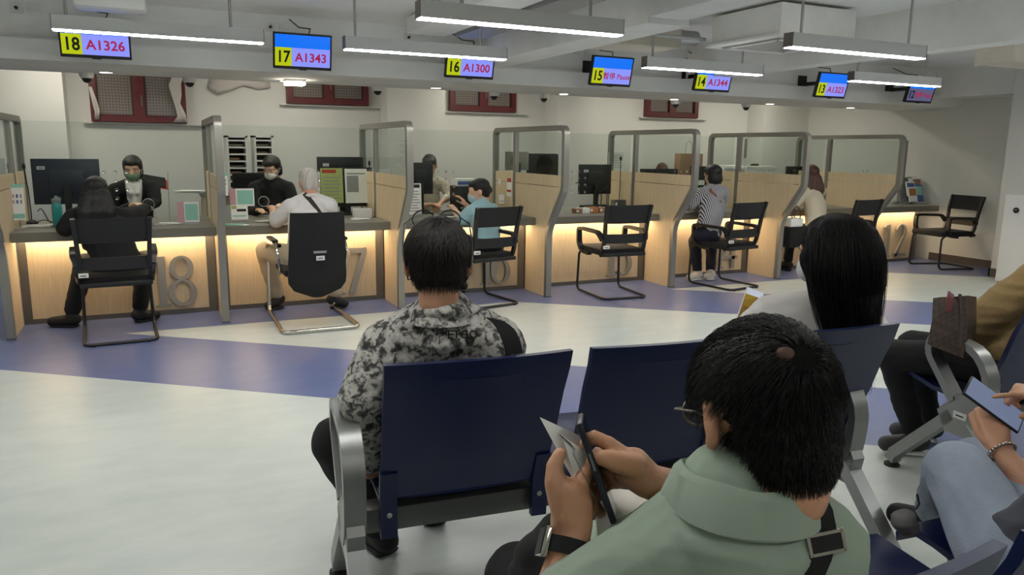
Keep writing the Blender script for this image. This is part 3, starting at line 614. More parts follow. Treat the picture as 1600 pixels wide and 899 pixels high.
# ---------------------------------------------------------------- people
def cloth_disp(amp=.005, sc=9, seed=0):
    def f(co):
        a = noise.noise(co*sc+V((seed, 0, 0))); b = noise.noise(V((co.x*sc*.5, co.y*sc*.5, co.z*sc*2.2))+V((0, seed, 3)))
        return amp*(a*.6+(1-abs(b)*2.4)*.5)
    return f
def head_frame(c, fwd, tilt=0, roll=0):
    """fwd: horizontal heading vector, tilt>0 looks down"""
    f = V((fwd[0], fwd[1], 0)).normalized(); r = f.cross(V((0, 0, 1)))
    f2 = f*cos(tilt)-V((0, 0, 1))*sin(tilt); u = r.cross(f2); r2 = r*cos(roll)+u*sin(roll); u2 = r2.cross(f2)
    m = Matrix((r2, f2, u2)).transposed().to_4x4(); m.translation = V(c); return m
def head_prims(mb, M, s, neck, fine=False):
    P = lambda x, y, z: M @ (V((x, y, z))*s)
    def E(c, r, rot=None):
        mb.ell(P(*c), tuple(k*s for k in r), 20, 14, M=M.to_3x3().to_4x4() if rot is None else M.to_3x3().to_4x4() @ rot)
    E((0, -.012, .028), (.074, .094, .082)); E((0, .022, -.03), (.062, .068, .08)); E((0, .046, -.078), (.038, .038, .03)); E((0, .03, .035), (.062, .058, .05))
    for k in (-1, 1):
        E((k*.03, .062, -.022), (.024, .022, .022)); E((k*(.083 if fine else .078), -.008, -.012), (.01, .019, .031), RZ(k*.35) @ RX(-.15)); E((k*.03, .078, .022), (.024, .012, .008))
        if fine: E((k*.085, -.014, .008), (.011, .014, .014)); E((k*.081, .0, -.036), (.009, .011, .011)); E((k*.074, -.004, -.014), (.012, .012, .02))
    mb.cap(P(0, .085, .012), P(0, .1, -.024), .008*s, .014*s); E((0, .094, -.03), (.017, .012, .008)); E((0, .083, -.058), (.024, .012, .006)); E((0, .081, -.069), (.02, .012, .007))
    mb.limb([P(0, -.03, -.045), P(0, -.028, -.1), neck], [.056*s, .054*s, .062*s])
def add_eyes(M, s, parent):
    for k in (-1, 1):
        e = MB().ell(M @ (V((k*.031, .081, .004))*s), (.013*s, .006*s, .006*s), 12, 8, M=M.to_3x3().to_4x4()); o = part('eye', e, mat('eye_white', (220, 215, 210), .3), parent)
        part('iris', MB().ell(M @ (V((k*.031, .0865, .004))*s), (.0055*s, .003*s, .0055*s), 10, 6, M=M.to_3x3().to_4x4()), mat('iris_dark', (28, 20, 16), .2), o)
        part('eyebrow', MB().limb([M @ (V((k*.016, .088, .024))*s), M @ (V((k*.032, .09, .029))*s), M @ (V((k*.05, .078, .025))*s)], [.002*s, .0032*s, .0016*s]), G['hair_black'], parent)
def hand(mb, wrist, d, n, side=1, curl=(.3, .35, .25), s=1, thumb=(.5, .35), curls=None, spread=0.03):
    """palm and five fingers; d = towards the fingers, n = back-of-hand normal, side = +1 when the thumb is on +x (x = d x n)"""
    d = V(d).normalized(); n = V(n); n = (n-d*n.dot(d)).normalized(); x = d.cross(n); W = V(wrist)
    def L(a, b, c): return W+(x*a*side+d*b+n*c)*s
    xs = [.029, .0098, -.0095, -.0275]; ys = [.086, .091, .087, .078]; ln = [(.043, .026, .021), (.047, .03, .022), (.043, .028, .021), (.033, .021, .019)]; rr = [.0095, .0098, .0093, .0083]
    mb.cap(L(0, -.01, 0), L(0, .02, 0), .027*s, .03*s, x, .7)
    for i in range(4): mb.cap(L(xs[i]*.55, .012, -.002), L(xs[i], ys[i], 0), .0145*s, .0118*s)
    mb.cap(L(.012, .03, -.012), L(.012, .065, -.01), .017*s, .014*s)
    for i in range(4):
        c = curls[i] if curls else curl; a = 0; p = V((xs[i], ys[i], 0)); sp = spread*(1.5-i)
        pts = [p.copy()]
        for k in range(3):
            a += c[k]; p = p+V((sin(sp)*cos(a), cos(sp)*cos(a), -sin(a)))*ln[i][k]; pts.append(p.copy())
        mb.limb([L(*q) for q in pts], [rr[i]*s*1.12, rr[i]*s, rr[i]*s*.93, rr[i]*s*.8])
    t0 = V((.02, .018, -.008)); a, b = thumb
    t1 = t0+V((sin(a+.25)*.042, cos(a+.25)*.042, -.012)); t2 = t1+V((sin(a)*.034, cos(a)*.034, -.034*sin(b))); t3 = t2+V((sin(a*.6)*.028, cos(a*.6)*.028, -.028*sin(b*1.6)))
    mb.limb([L(*q) for q in (t0, t1, t2, t3)], [.0165*s, .0135*s, .0112*s, .0088*s])
def person(label, J, top, pants=None, shoes=None, skin='skin', hair=None, hm='hair_black', vox=.011, sleeve=1.0, hs=1, slim=1, hands=None, collar=None, fine=False, mask=None, eyes=False, hoods=(), puff=.014, group=None, base=None, disp=None, legs=True):
    """J: joints in metres; one continuous body, clothes and hair as children"""
    hip = V(J['hip']); t = thing('person', label, 'person', base or (hip.x, hip.y, 0), 0, group)
    ch, nk = V(J['chest']), V(J['neck']); sL, sR = V(J['sL']), V(J['sR']); side = (sR-sL).normalized()
    HM = head_frame(J['head'], J['face'], J.get('tilt', .1), J.get('roll', 0))
    b = MB(); head_prims(b, HM, hs, nk, fine); k = slim
    def torso(m, e):
        m.cap(hip, hip+(ch-hip)*.35, .15*k+e, .135*k+e, side, .68); m.cap(hip+(ch-hip)*.35, ch, .135*k+e, .15*k+e, side, .66)
        m.cap(ch, (sL+sR)/2*.5+nk*.5, .15*k+e, .10*k+e, side, .62); m.cap(sL, sR, .052*k+e, .052*k+e); m.cap(nk*.6+(sL+sR)/2*.4, nk, .085*k+e, .06*k+e)
        for a in (sL, sR): m.cap(a, nk*.75+a*.25, .05*k+e, .05*k+e)
    torso(b, -.006)
    for q in 'LR':
        sh, el, wr = V(J['s'+q]), V(J['e'+q]), V(J['w'+q]); b.limb([sh, el*.45+sh*.55, el], [.05*k, .045*k, .038*k]); b.limb([el, el*.6+wr*.4, wr], [.038*k, .036*k, .026*k])
        h = (hands or {}).get(q) or {}; d = h.get('d', (wr-el)); hand(b, wr, d, h.get('n', (0, 0, 1)), h.get('side', (1 if q == 'R' else -1)*-1), h.get('curl', (.3, .4, .3)), h.get('s', .95), h.get('thumb', (.5, .35)), h.get('curls'), h.get('spread', .03))
        if legs:
            hp = hip+side*(.085 if q == 'R' else -.085)*k; kn, an, to = V(J['k'+q]), V(J['a'+q]), V(J['t'+q])
            b.limb([hp, kn], [.08*k, .054*k]); b.limb([kn, kn*.65+an*.35, an], [.054*k, .052*k, .036*k]); b.cap(an-V((0, 0, .03)), to, .036, .026)
    def clampz(me, z=.003):
        for v in me.vertices:
            if v.co.z < z: v.co.z = z
    me = blob(b, vox, 4); clampz(me); link('body', me, G[skin], t)
    # upper garment
    c = MB(); torso(c, puff)
    for q in 'LR':
        sh, el, wr = V(J['s'+q]), V(J['e'+q]), V(J['w'+q])
        if sleeve <= 1: c.limb([sh, sh+(el-sh)*max(sleeve, .3)], [.056*k+puff, .05*k+puff])
        if sleeve > 1: c.limb([sh, el], [.056*k+puff, .046*k+puff]); c.limb([el, el+(wr-el)*(sleeve-1)], [.046*k+puff, .032*k+puff*.8])
    if collar: c.tube([nk+(HM.to_3x3() @ V((.062*cos(2*pi*j/16), .07*sin(2*pi*j/16)-.012, 0)))*hs*.98+V((0, 0, collar[1]-.012*sin(2*pi*j/16))) for j in range(16)], collar[0], 8, closed=True)
    me = blob(c, vox, 4, disp or cloth_disp(.006, 8, hip.x)); link('shirt', me, G[top], t)
    if pants and legs:
        c = MB(); c.cap(hip-V((0, 0, .02)), hip+(ch-hip)*.2, .155*k+.008, .14*k+.008, side, .7)
        for q in 'LR':
            hp = hip+side*(.085 if q == 'R' else -.085)*k; kn, an = V(J['k'+q]), V(J['a'+q]); pf = J.get('pf', 0)
            c.limb([hp, kn], [.09*k+pf, .066*k+pf]); c.limb([kn, kn*.1+an*.9], [.066*k+pf, .05*k+pf])
        me = blob(c, vox, 4, cloth_disp(.007, 7, hip.y)); clampz(me, .02); link('trousers', me, G[pants], t)
    if shoes and legs:
        for q in 'LR':
            an, to = V(J['a'+q]), V(J['t'+q]); c = MB(); a0 = an-V((0, 0, .035)); dd = (to-a0); dd.z = 0; dd.normalize()
            c.cap(a0-dd*.025, to-dd*.0, .046, .04); c.cap(an-V((0, 0, .03)), an+V((0, 0, .0)), .047, .044); me = blob(c, .008, 3); clampz(me, .003); sh_ = link('shoe', me, G[shoes], t)
            so = MB().cap(V((a0.x, a0.y, .012))-dd*.03, V((to.x, to.y, .012)), .05, .045, dd.cross(V((0, 0, 1))), .25); me = blob(so, .007, 2); clampz(me, .001); link('sole', me, G['rubber'] if shoes not in ('white_shoe', 'sneaker') else G['white_plastic'], sh_)
    if mask:
        c = MB(); E = HM.to_3x3().to_4x4(); c.ell(HM @ (V((0, .062, -.05))*hs), (.058*hs, .052*hs, .05*hs), 20, 12, M=E); me = blob(c, .006, 2); mo = link('face_mask', me, G[mask], t)
        for kx in (-1, 1): part('ear_loop', MB().tube([HM @ (V((kx*.052, .055, -.03))*hs), HM @ (V((kx*.078, .02, -.01))*hs), HM @ (V((kx*.086, -.018, .0))*hs), HM @ (V((kx*.076, .02, -.04))*hs), HM @ (V((kx*.05, .055, -.07))*hs)], .0016*hs, 5), G['white_plastic'], mo)
    if eyes: add_eyes(HM, hs, t)
    if hair:
        c = MB(); E = HM.to_3x3().to_4x4()
        def H(cc, r): c.ell(HM @ (V(cc)*hs), tuple(q*hs for q in r), 20, 14, M=E)
        H((0, -.02, .038), (.081, .097, .083)); H((0, -.046, .0), (.074, .064, .075)); H((0, .02, .066), (.068, .066, .044))
        if hair == 'short': H((0, -.05, -.03), (.066, .05, .055))
        if hair in ('bob', 'long'):
            H((0, -.045, -.04), (.088, .066, .09))
            for kx in (-1, 1): H((kx*.07, -.03, -.02), (.018, .045, .085))
            H((0, -.03, .03), (.088, .095, .085))
        if hair == 'long':
            for kx in (-.05, 0, .05): c.limb([HM @ (V((kx, -.06, -.05))*hs), HM @ (V((kx*1.5, -.085, -.16))*hs)-V((0, 0, .02)), HM @ (V((kx*1.7, -.09, -.2))*hs)-V((0, 0, J.get('hl', .1)))], [.058*hs, .062*hs, .034*hs])
        me = blob(c, min(vox, .009), 3, lambda co: .003*noise.noise(V((co.x*60, co.y*60, co.z*9)))); link('hair', me, G[hm], t)
    return t, HM
def seated(hip, heading, head, **o):
    """default seated joints for someone on a chair facing 'heading' (degrees from +Y, anticlockwise), overridden by o"""
    hip = V(hip); A = RZ(R(heading)).to_3x3(); g = lambda x, y, z: hip+A @ V((x, y, z-.5)); head = V(head)
    J = dict(hip=hip, head=head, face=(A @ V((0, 1, 0)))[:2], pf=.004)
    nk = head+A @ V((0, -.035, -.13)); J['neck'] = nk; ctr = nk-V((0, 0, .055))+(hip-nk)*.03
    J['chest'] = nk*.62+hip*.38-A @ V((0, .02, 0)); J['sL'] = ctr+A @ V((-.165, 0, 0)); J['sR'] = ctr+A @ V((.165, 0, 0))
    J['eL'] = J['sL']+A @ V((-.05, .1, -.24)); J['eR'] = J['sR']+A @ V((.05, .1, -.24)); J['wL'] = J['eL']+A @ V((.03, .22, .04)); J['wR'] = J['eR']+A @ V((-.03, .22, .04))
    for q, s in (('L', -1), ('R', 1)): J['k'+q] = g(s*.12, .4, .5); J['a'+q] = g(s*.13, .42, .09); J['t'+q] = g(s*.14, .57, .04)
    J.update(o); return J
mat('white_shoe', (215, 205, 190), .6); mat('shirt_white', (205, 202, 200), .85); mat('cloth_black', (17, 17, 19), .9); mat('cloth_navy', (24, 26, 40), .85)
mat('khaki', (176, 162, 138), .85); mat('hair_white', (186, 180, 172), .5, var=.25, vscale=60, bump=.6, bscale=200, stretch=(1, 1, .1)); mat('shirt_sky', (150, 184, 192), .85); mat('beige_shirt', (186, 178, 160), .85)
mat('cream_knit', (206, 196, 172), .9, bump=.4, bscale=200); mat('hair_brown', (74, 46, 34), .45, bump=.7, bscale=150, stretch=(1, 1, .06)); mat('shirt_pale_blue', (136, 148, 186), .85); mat('shoe_black', (24, 24, 26), .7)
mat('mask_white', (205, 208, 206), .8); mat('denim_light', (150, 160, 176), .9, bump=.4, bscale=250, var=.1, vscale=9); mat('tan_cloth', (140, 116, 76), .9, bump=.2, bscale=60, var=.06); mat('green_polo', (146, 162, 146), .85, bump=.25, bscale=900, var=.04, vscale=8)
mat('tee_white', (216, 212, 208), .88, bump=.08, bscale=20); mat('hair_soft_black', (20, 18, 17), .45, bump=.5, bscale=150)
def stripes():
    m = mat('striped_cloth', (200, 200, 205), .85); nt = m.node_tree; n = nt.nodes; tc = n.new('ShaderNodeTexCoord'); wv = n.new('ShaderNodeTexWave'); wv.inputs['Scale'].default_value = 16; wv.bands_direction = 'X'; wv.inputs['Distortion'].default_value = .6
    r = n.new('ShaderNodeValToRGB'); r.color_ramp.interpolation = 'CONSTANT'; e = r.color_ramp.elements; e[0].color = (*srgb(44, 46, 60), 1); e[1].position = .42; e[1].color = (*srgb(186, 186, 192), 1)
    nt.links.new(tc.outputs['Object'], wv.inputs[0]); nt.links.new(wv.outputs[0], r.inputs[0]); nt.links.new(r.outputs[0], n['Principled BSDF'].inputs['Base Color'])
stripes()
def camo():
    m = mat('grey_floral_cloth', (120, 118, 114), .88); nt = m.node_tree; n = nt.nodes; tc = n.new('ShaderNodeTexCoord')
    nz = n.new('ShaderNodeTexNoise'); nz.inputs['Scale'].default_value = 40; nz.inputs['Detail'].default_value = 5; nz.inputs['Roughness'].default_value = .6; nz.inputs['Distortion'].default_value = .5
    r = n.new('ShaderNodeValToRGB'); cr = r.color_ramp; cr.interpolation = 'LINEAR'; e = cr.elements; e[0].position = .34; e[0].color = (*srgb(38, 38, 38), 1); e[1].position = .66; e[1].color = (*srgb(196, 194, 188), 1)
    for p, c in ((.42, (70, 70, 68)), (.47, (104, 102, 98)), (.50, (160, 158, 152)), (.57, (176, 174, 168))):
        q = cr.elements.new(p); q.color = (*srgb(*c), 1)
    nt.links.new(tc.outputs['Object'], nz.inputs[0]); nt.links.new(nz.outputs[0], r.inputs[0]); nt.links.new(r.outputs[0], n['Principled BSDF'].inputs['Base Color'])
camo()
# --- clients at the counters
hd = at(150, 300, Y=6.72)
J = seated((-.3, 6.5, .51), 0, hd, kL=(-.56, 6.86, .5), kR=(-.12, 6.9, .5), aL=at(112, 492, Z=.1), tL=at(82, 503, Z=.04), aR=at(218, 485, Z=.1), tR=at(243, 492, Z=.04), tilt=.3, hl=.24, eL=at(102, 357, Y=6.68), wL=at(125, 335, Y=7.0), eR=at(212, 335, Y=6.85), wR=at(228, 326, Y=7.12))
person('person in black with long black hair sitting at counter 18', J, 'cloth_black', 'cloth_black', 'shoe_black', hair='long', sleeve=1.95, skin='skin_fair', slim=1.12)
hd = at(482, 286, Y=6.72)
J = seated((1.1, 6.42, .52), 4, hd, kL=at(415, 392, Y=6.85), kR=at(532, 398, Y=6.85), aL=at(434, 462, Z=.12), tL=at(420, 478, Z=.045), aR=at(522, 462, Z=.12), tR=at(538, 474, Z=.045), tilt=.25, eL=at(432, 345, Y=6.72), wL=at(425, 327, Y=7.02), pf=.014)
t17, H17 = person('person with short white hair in white shirt sitting at counter 17', J, 'shirt_white', 'khaki', 'shoe_black', hair='short', hm='hair_white', sleeve=1.4, collar=(.014, .0), hs=1.05, slim=1.1)
hd = at(748, 299, Y=6.88)
J = seated((2.84, 6.62, .52), 30, hd, face=(-.93, .36), tilt=.2, eL=at(722, 345, Y=6.8), wL=at(708, 326, Y=7.1), wR=at(730, 322, Y=7.15))
def back_strap(person_root, pts, w, m, name, label, cat, xv=(1, 0, .6)):
    """a band laid over the back of a garment"""
    sh = [k for k in kids(person_root) if k.name.startswith('shirt')][0]; b = BVHTree.FromPolygons([v.co.copy() for v in sh.data.vertices], [tuple(p.vertices) for p in sh.data.polygons]); rg = []
    for px, py in pts:
        h = b.ray_cast(V((0, 0, CH)), ray(px, py).normalized())
        if h[0] is not None: n = h[1]; x = (V(xv)-n*n.dot(V(xv))).normalized(); q = h[0]; rg.append([q+x*w/2+n*.006, q-x*w/2+n*.006, q-x*w/2-n*.004, q+x*w/2-n*.004])
    if len(rg) > 1: t = thing(name, label, cat, rg[0][0]); part('strap', MB().rings(rg), m, t)
back_strap(t17, ((468, 296), (476, 303), (484, 312), (491, 321), (498, 330), (506, 342)), .04, mat('dark_strap', (44, 36, 34), .7), 'crossbody_bag', 'dark brown bag strap across the back of the white-haired person', 'bag')
person('person with short black hair and blue face mask in light blue T-shirt at counter 16', J, 'shirt_sky', 'cloth_navy', 'shoe_black', hair='short', sleeve=.8, mask='mask_blue', hs=1.05, slim=1.1, skin='skin_fair')
hd = at(1113, 274, Y=6.8)
J = seated((5.42, 6.55, .56), 8, hd, kL=at(1085, 378, Y=6.85), kR=at(1112, 380, Y=6.9), aL=at(1090, 424, Z=.1), tL=at(1078, 433, Z=.045), aR=at(1110, 424, Z=.1), tR=at(1104, 432, Z=.045), tilt=.25, eL=at(1078, 322, Y=6.75), wL=at(1100, 322, Y=7.05))
t14, _ = person('person with dark bob in blue and white striped shirt at counter 14', J, 'striped_cloth', 'cloth_navy', 'white_shoe', hair='bob', sleeve=1.8, skin='skin_fair')
back_strap(t14, ((1104, 290), (1111, 298), (1118, 306), (1126, 316), (1134, 326), (1140, 336)), .03, mat('tan_leather', (132, 84, 58), .6), 'crossbody_bag', 'thin tan leather bag strap across the striped shirt', 'bag')
hd = at(1266, 273, Y=6.82)
J = seated((6.98, 6.5, .52), 12, hd, eR=at(1284, 300, Y=6.95), wR=at(1276, 284, Y=6.93), hl=.02, eL=at(1238, 322, Y=6.7), wL=at(1245, 318, Y=7.0), face=(.25, .97))
person('person with long brown hair in cream vest at counter 13, hand at the cheek', J, 'cream_knit', 'cloth_black', 'shoe_black', hair='long', hm='hair_brown', sleeve=.9, skin='skin_fair')
# --- staff behind the glass
def staff(label, hd, **k):
    o = k.pop('o', {}); hd = V(hd); k.setdefault('slim', .9); J = seated((hd.x+.02, hd.y+.12, .52), 180, hd, **o); return person(label, J, k.pop('top'), 'cloth_black', 'shoe_black', **k)
ts, Hs = staff('person in white shirt and black jacket with green face mask behind counter 18', at(207, 263, Y=8.05), top='cloth_black', hair='bob', mask='mask_green', eyes=True, skin='skin_fair', collar=None, o=dict(tilt=.35, face=(-.1, -1), wL=at(224, 325, Y=7.75), eL=at(243, 316, Y=7.95), wR=at(205, 322, Y=7.7)), sleeve=1.9)
nk_ = Hs.translation+V((0, 0, -.14)); sf = MB()
sf.cap(nk_+V((0, -.03, -.03)), nk_+V((.0, -.09, -.30)), .075, .045, (1, 0, 0), .7)
for s in (-1, 1): sf.cap(nk_+V((s*.055, -.01, .02)), nk_+V((s*.03, -.10, -.09)), .022, .022)
link('shirt_front', blob(sf, .008, 3), G['shirt_white'], ts)
staff('person with dark hair and white face mask leaning down behind counter 17', at(424, 262, Y=8.0), top='cloth_black', hair='bob', mask='mask_white', eyes=True, skin='skin_fair', o=dict(tilt=.5, face=(-.55, -.8), wL=at(445, 322, Y=7.7)), sleeve=1.9)
staff('person with short dark hair in beige shirt working behind counter 16', at(671, 259, Y=8.0), top='beige_shirt', hair='short', eyes=True, o=dict(tilt=.5, face=(-.35, -.93), wL=at(688, 318, Y=7.72), eL=at(704, 305, Y=7.95), wR=at(672, 320, Y=7.66)), sleeve=1.5, collar=(.016, 0))
staff('person in pale blue shirt behind counter 14, mostly hidden by the client', at(1130, 284, Y=8.0), top='shirt_pale_blue', hair='short', o=dict(tilt=.4), sleeve=1.8)
staff('person whose brown-haired head shows above a low monitor behind counter 15', at(1034, 268, Y=9.3), top='cloth_navy', hair='short', hm='hair_brown', o=dict(tilt=.7), sleeve=1.8)
# ---------------------------------------------------------------- hair strands
def strands(name, M, s, N, steer, steps, seg, r0, m, parent, root=None, seed=1, rr=(.088, .104, .09), off=(0, -.022, .04), jit=.0, wclamp=None):
    """thin tapering strands grown from the scalp ellipsoid; steer(p_local, dir, k) bends them"""
    rnd = random.Random(seed); mb = MB(); E = V(rr); O = V(off); k = 0; tries = 0
    while k < N and tries < N*12:
        tries += 1
        z = rnd.uniform(-1, 1); a = rnd.uniform(0, 2*pi); q = V((math.sqrt(1-z*z)*cos(a), math.sqrt(1-z*z)*sin(a), z))
        if root and not root(q): continue
        k += 1; p = O+V((q.x*E.x, q.y*E.y, q.z*E.z)); d = V((q.x/E.x, q.y/E.y, q.z/E.z)).normalized(); pts = [p.copy()]
        rv = V((rnd.uniform(-1, 1), rnd.uniform(-1, 1), rnd.uniform(-1, 1)))*jit; L = seg*rnd.uniform(.75, 1.15)
        for i in range(steps):
            d = steer(p, d, i, q, rv); p = p+d*L
            w = p-O; e = math.sqrt((w.x/E.x)**2+(w.y/E.y)**2+(w.z/E.z)**2)
            lim = 1.0+.02*((k % 7)/7)+.012
            if e < lim: p = O+w*(lim/e)
            pts.append(p.copy())
        W = [M @ (x*s) for x in pts]; n = len(W)
        if wclamp: W = [wclamp(x) for x in W]
        mb.tube(W, [r0*s*(1-.75*i/(n-1)) for i in range(n)], 3)
    me = bpy.data.meshes.new(name); me.from_pydata([tuple(v) for v in mb.v], [], mb.f)
    for q_ in me.polygons: q_.use_smooth = True
    return link(name, me, m, parent)
def local_down(M): return (M.to_3x3().inverted() @ V((0, 0, -1))).normalized()
def project_text(s, size, me, M, name, m, parent):
    """lay flat lettering onto a curved cloth mesh"""
    bv = BVHTree.FromPolygons([v.co.copy() for v in me.vertices], [tuple(p.vertices) for p in me.polygons])
    t = text_mesh(s, size, 0, M, .0006); bm = bmesh.new(); bm.from_mesh(t); bmesh.ops.triangulate(bm, faces=bm.faces[:])
    bmesh.ops.subdivide_edges(bm, edges=[e for e in bm.edges if e.calc_length() > .008], cuts=1)
    dz = (M.to_3x3() @ V((0, 0, -1))).normalized()
    for v in bm.verts:
        h = bv.ray_cast(v.co-dz*.15, dz)
        if h[0] is not None: v.co = h[0]-dz*.0018
    bm.to_mesh(t); bm.free(); return link(name, t, m, parent)
CAMF = V((sin(YAW), cos(YAW), 0)); CAMR = V((cos(YAW), -sin(YAW), 0))
def heading(deg):
    """deg to the left of straight away from the viewer"""
    a = R(deg); return (CAMF*cos(a)-CAMR*sin(a))[:2]
def polo_collar(nk, head, m, parent, rx, ry, lift=.03, h=.05):
    """stand-and-fall collar around the neck, leaning with it"""
    ax = ((head-nk).normalized()*.15+V((0, 0, 1))).normalized(); x0 = (CAMR-ax*CAMR.dot(ax)).normalized(); y0 = ax.cross(x0); c = nk+ax*lift; rg = []
    for j in range(37):
        a = pi/2+R(12)+(2*pi-R(24))*j/36; o = x0*cos(a)+y0*sin(a); r = x0*rx*cos(a)+y0*ry*sin(a); wv = .002*sin(5*a); dr = max(0, sin(a))*.02
        b = c+r-ax*dr; rg.append([b-o*.003+ax*.006, b+o*.002+ax*(.012+wv), b+o*(.012)+ax*.004, b+o*(.026+wv)-ax*h*.8, b+o*.022-ax*(h*.8+.004), b+o*.006-ax*.006])
    return part('collar', MB().rings(rg), G[m], parent)
# ---------------------------------------------------------------- person in the grey patterned shirt, front row left
mat('hair_grey_black', (46, 41, 38), .42)
hd = at(684, 408, D=2.16)
J = dict(hip=V((.76, 2.28, .53)), head=hd, face=heading(8), tilt=.12, neck=at(690, 492, D=2.19), sL=at(606, 543, D=2.24), sR=at(780, 538, D=2.24), chest=V((.76, 2.20, .80)),
  eL=at(566, 622, D=2.2), wL=at(578, 735, D=2.34), eR=V((1.02, 2.3, .74)), wR=V((.95, 2.48, .66)), kL=at(524, 690, D=2.5), kR=V((.92, 2.68, .5)), aL=at(532, 800, Y=2.62), tL=at(520, 830, Y=2.74), aR=V((.9, 2.62, .09)), tR=V((.92, 2.77, .04)), pf=.006)
J['aL'] = V((.66, 2.48, .09)); J['tL'] = V((.62, 2.62, .04))
tg, Hg = person('person in grey patterned shirt with glasses pushed up, seen from behind in front row', J, 'grey_floral_cloth', 'cloth_black', 'shoe_black', skin='skin', hair=None, vox=.007, sleeve=1.8, hs=1.06, slim=1.12, fine=True, collar=(.02, .005), mask=None, puff=.018,
  hands=dict(L=dict(d=(.3, .8, -.3)), R=dict(d=(-.5, .7, -.2))), disp=cloth_disp(.010, 7, 4))
c = MB(); E4 = Hg.to_3x3().to_4x4(); hs = 1.06
for cc, r in (((0, -.018, .036), (.081, .099, .084)), ((0, -.05, -.01), (.068, .056, .07)), ((0, .02, .06), (.066, .066, .044))): c.ell(Hg @ (V(cc)*hs), tuple(q*hs for q in r), 24, 16, M=E4)
hg = link('hair', blob(c, .006, 3), mat('hair_under', (12, 11, 11), .8, spec=.15, bump=.5, bscale=170, stretch=(1, 1, .06)), tg)
crown = V((.01, -.06, .115))
def st_short(p, d, i, q, rv):
    f = (p-crown); f.z *= .9; t = f.normalized() if f.length > 1e-4 else V((0, 1, 0))
    return (t*.9+d*.02+rv*.3+V((0, 0, -.2))).normalized() if i == 0 else (d*.5+t*.35+V((0, 0, -.35))+rv*.12-V((p.x, p.y, p.z-.03)).normalized()*.25).normalized()
strands('hair_strands', Hg, hs, 5200, st_short, 4, .0085, .0009, G['hair_grey_black'], hg, lambda q: not (q.y > .55 and q.z < .55) and q.z > -.78 and not (abs(q.x) > .72 and q.z < -.3), 3, jit=.35, rr=(.081, .099, .084), off=(0, -.018, .036))
strands('hair_strands', Hg, hs, 1500, st_short, 3, .008, .0009, G['hair_grey_black'], hg, lambda q: q.y < .1 and q.z < .3 and q.z > -.75, 4, jit=.35, rr=(.068, .056, .07), off=(0, -.05, -.01))
# eyeglasses on the crown of the head
gp = lambda x, y, z: Hg @ (V((x, y, z))*hs)
eg = MB()
for k in (-1, 1):
    eg.tube([gp(k*.036+.03*cos(2*pi*j/20), .062+.012*abs(cos(2*pi*j/20))-.016, .112+.026*sin(2*pi*j/20)) for j in range(20)], .0022, 6, closed=True)
    eg.tube([gp(k*.066, .058, .118), gp(k*.09, .05, .10), gp(k*.093, -.01, .05), gp(k*.086, -.06, -.02)], .002, 6)
eg.tube([gp(-.006, .05, .118), gp(0, .056, .124), gp(.006, .05, .118)], .002, 6)
go = part('eyeglasses', eg, G['black_plastic'], tg)
for k in (-1, 1): part('lens', MB().ell(gp(k*.036, .054, .112), (.029, .002, .025), 20, 8, M=E4), G['lens_glass'], go)
mk = MB().ell(gp(0, .065, -.05), (.06, .05, .052), 20, 12, M=E4); mo = link('face_mask', blob(mk, .006, 2), G['cloth_black'], tg)
for k in (-1, 1): part('ear_loop', MB().tube([gp(k*.055, .055, -.04), gp(k*.08, .0, -.05), gp(k*.086, -.028, -.01), gp(k*.084, -.03, .01)], .0018, 5), G['cloth_black'], mo)
polo_collar(V(J['neck']), Hg.translation, 'grey_floral_cloth', tg, .074, .078, .022, .045)
shirt_g = [k for k in kids(tg) if k.name.startswith('shirt')][0]
project_text('ETGO', .032, shirt_g.data, frame3(at(714, 532, D=1.9), CAMR, V((0, 0, 0))-AF), 'printed_lettering', mat('print_ink', (22, 22, 22), .8), tg)
# black backpack strap over the right shoulder
def strap(name, pts, w, th, m, parent, up): return part(name, MB().bar(pts, w, th, up), m, parent)
t = thing('shoulder_bag', 'black shoulder strap bag over the right shoulder of the person in grey patterned shirt', 'bag', (.95, 2.2, .5))
bvg = BVHTree.FromPolygons([v.co.copy() for v in shirt_g.data.vertices], [tuple(p.vertices) for p in shirt_g.data.polygons]); rg = []
for px, py in ((806, 600), (805, 575), (803, 552), (798, 532), (791, 517), (782, 507), (772, 500)):
    h = bvg.ray_cast(V((0, 0, CH)), ray(px, py).normalized())
    if h[0] is None: continue
    n = (h[1]-AF*.2).normalized(); x = (CAMR-n*n.dot(CAMR)).normalized(); q = h[0]; rg.append([q+x*.027+n*.006, q-x*.027+n*.006, q-x*.027-n*.004, q+x*.027-n*.004])
part('strap', MB().rings(rg), G['cloth_black'], t)
part('bag_body', MB().box((.92, 2.33, .5), (1.06, 2.52, .72), bev=.03), G['cloth_black'], t)
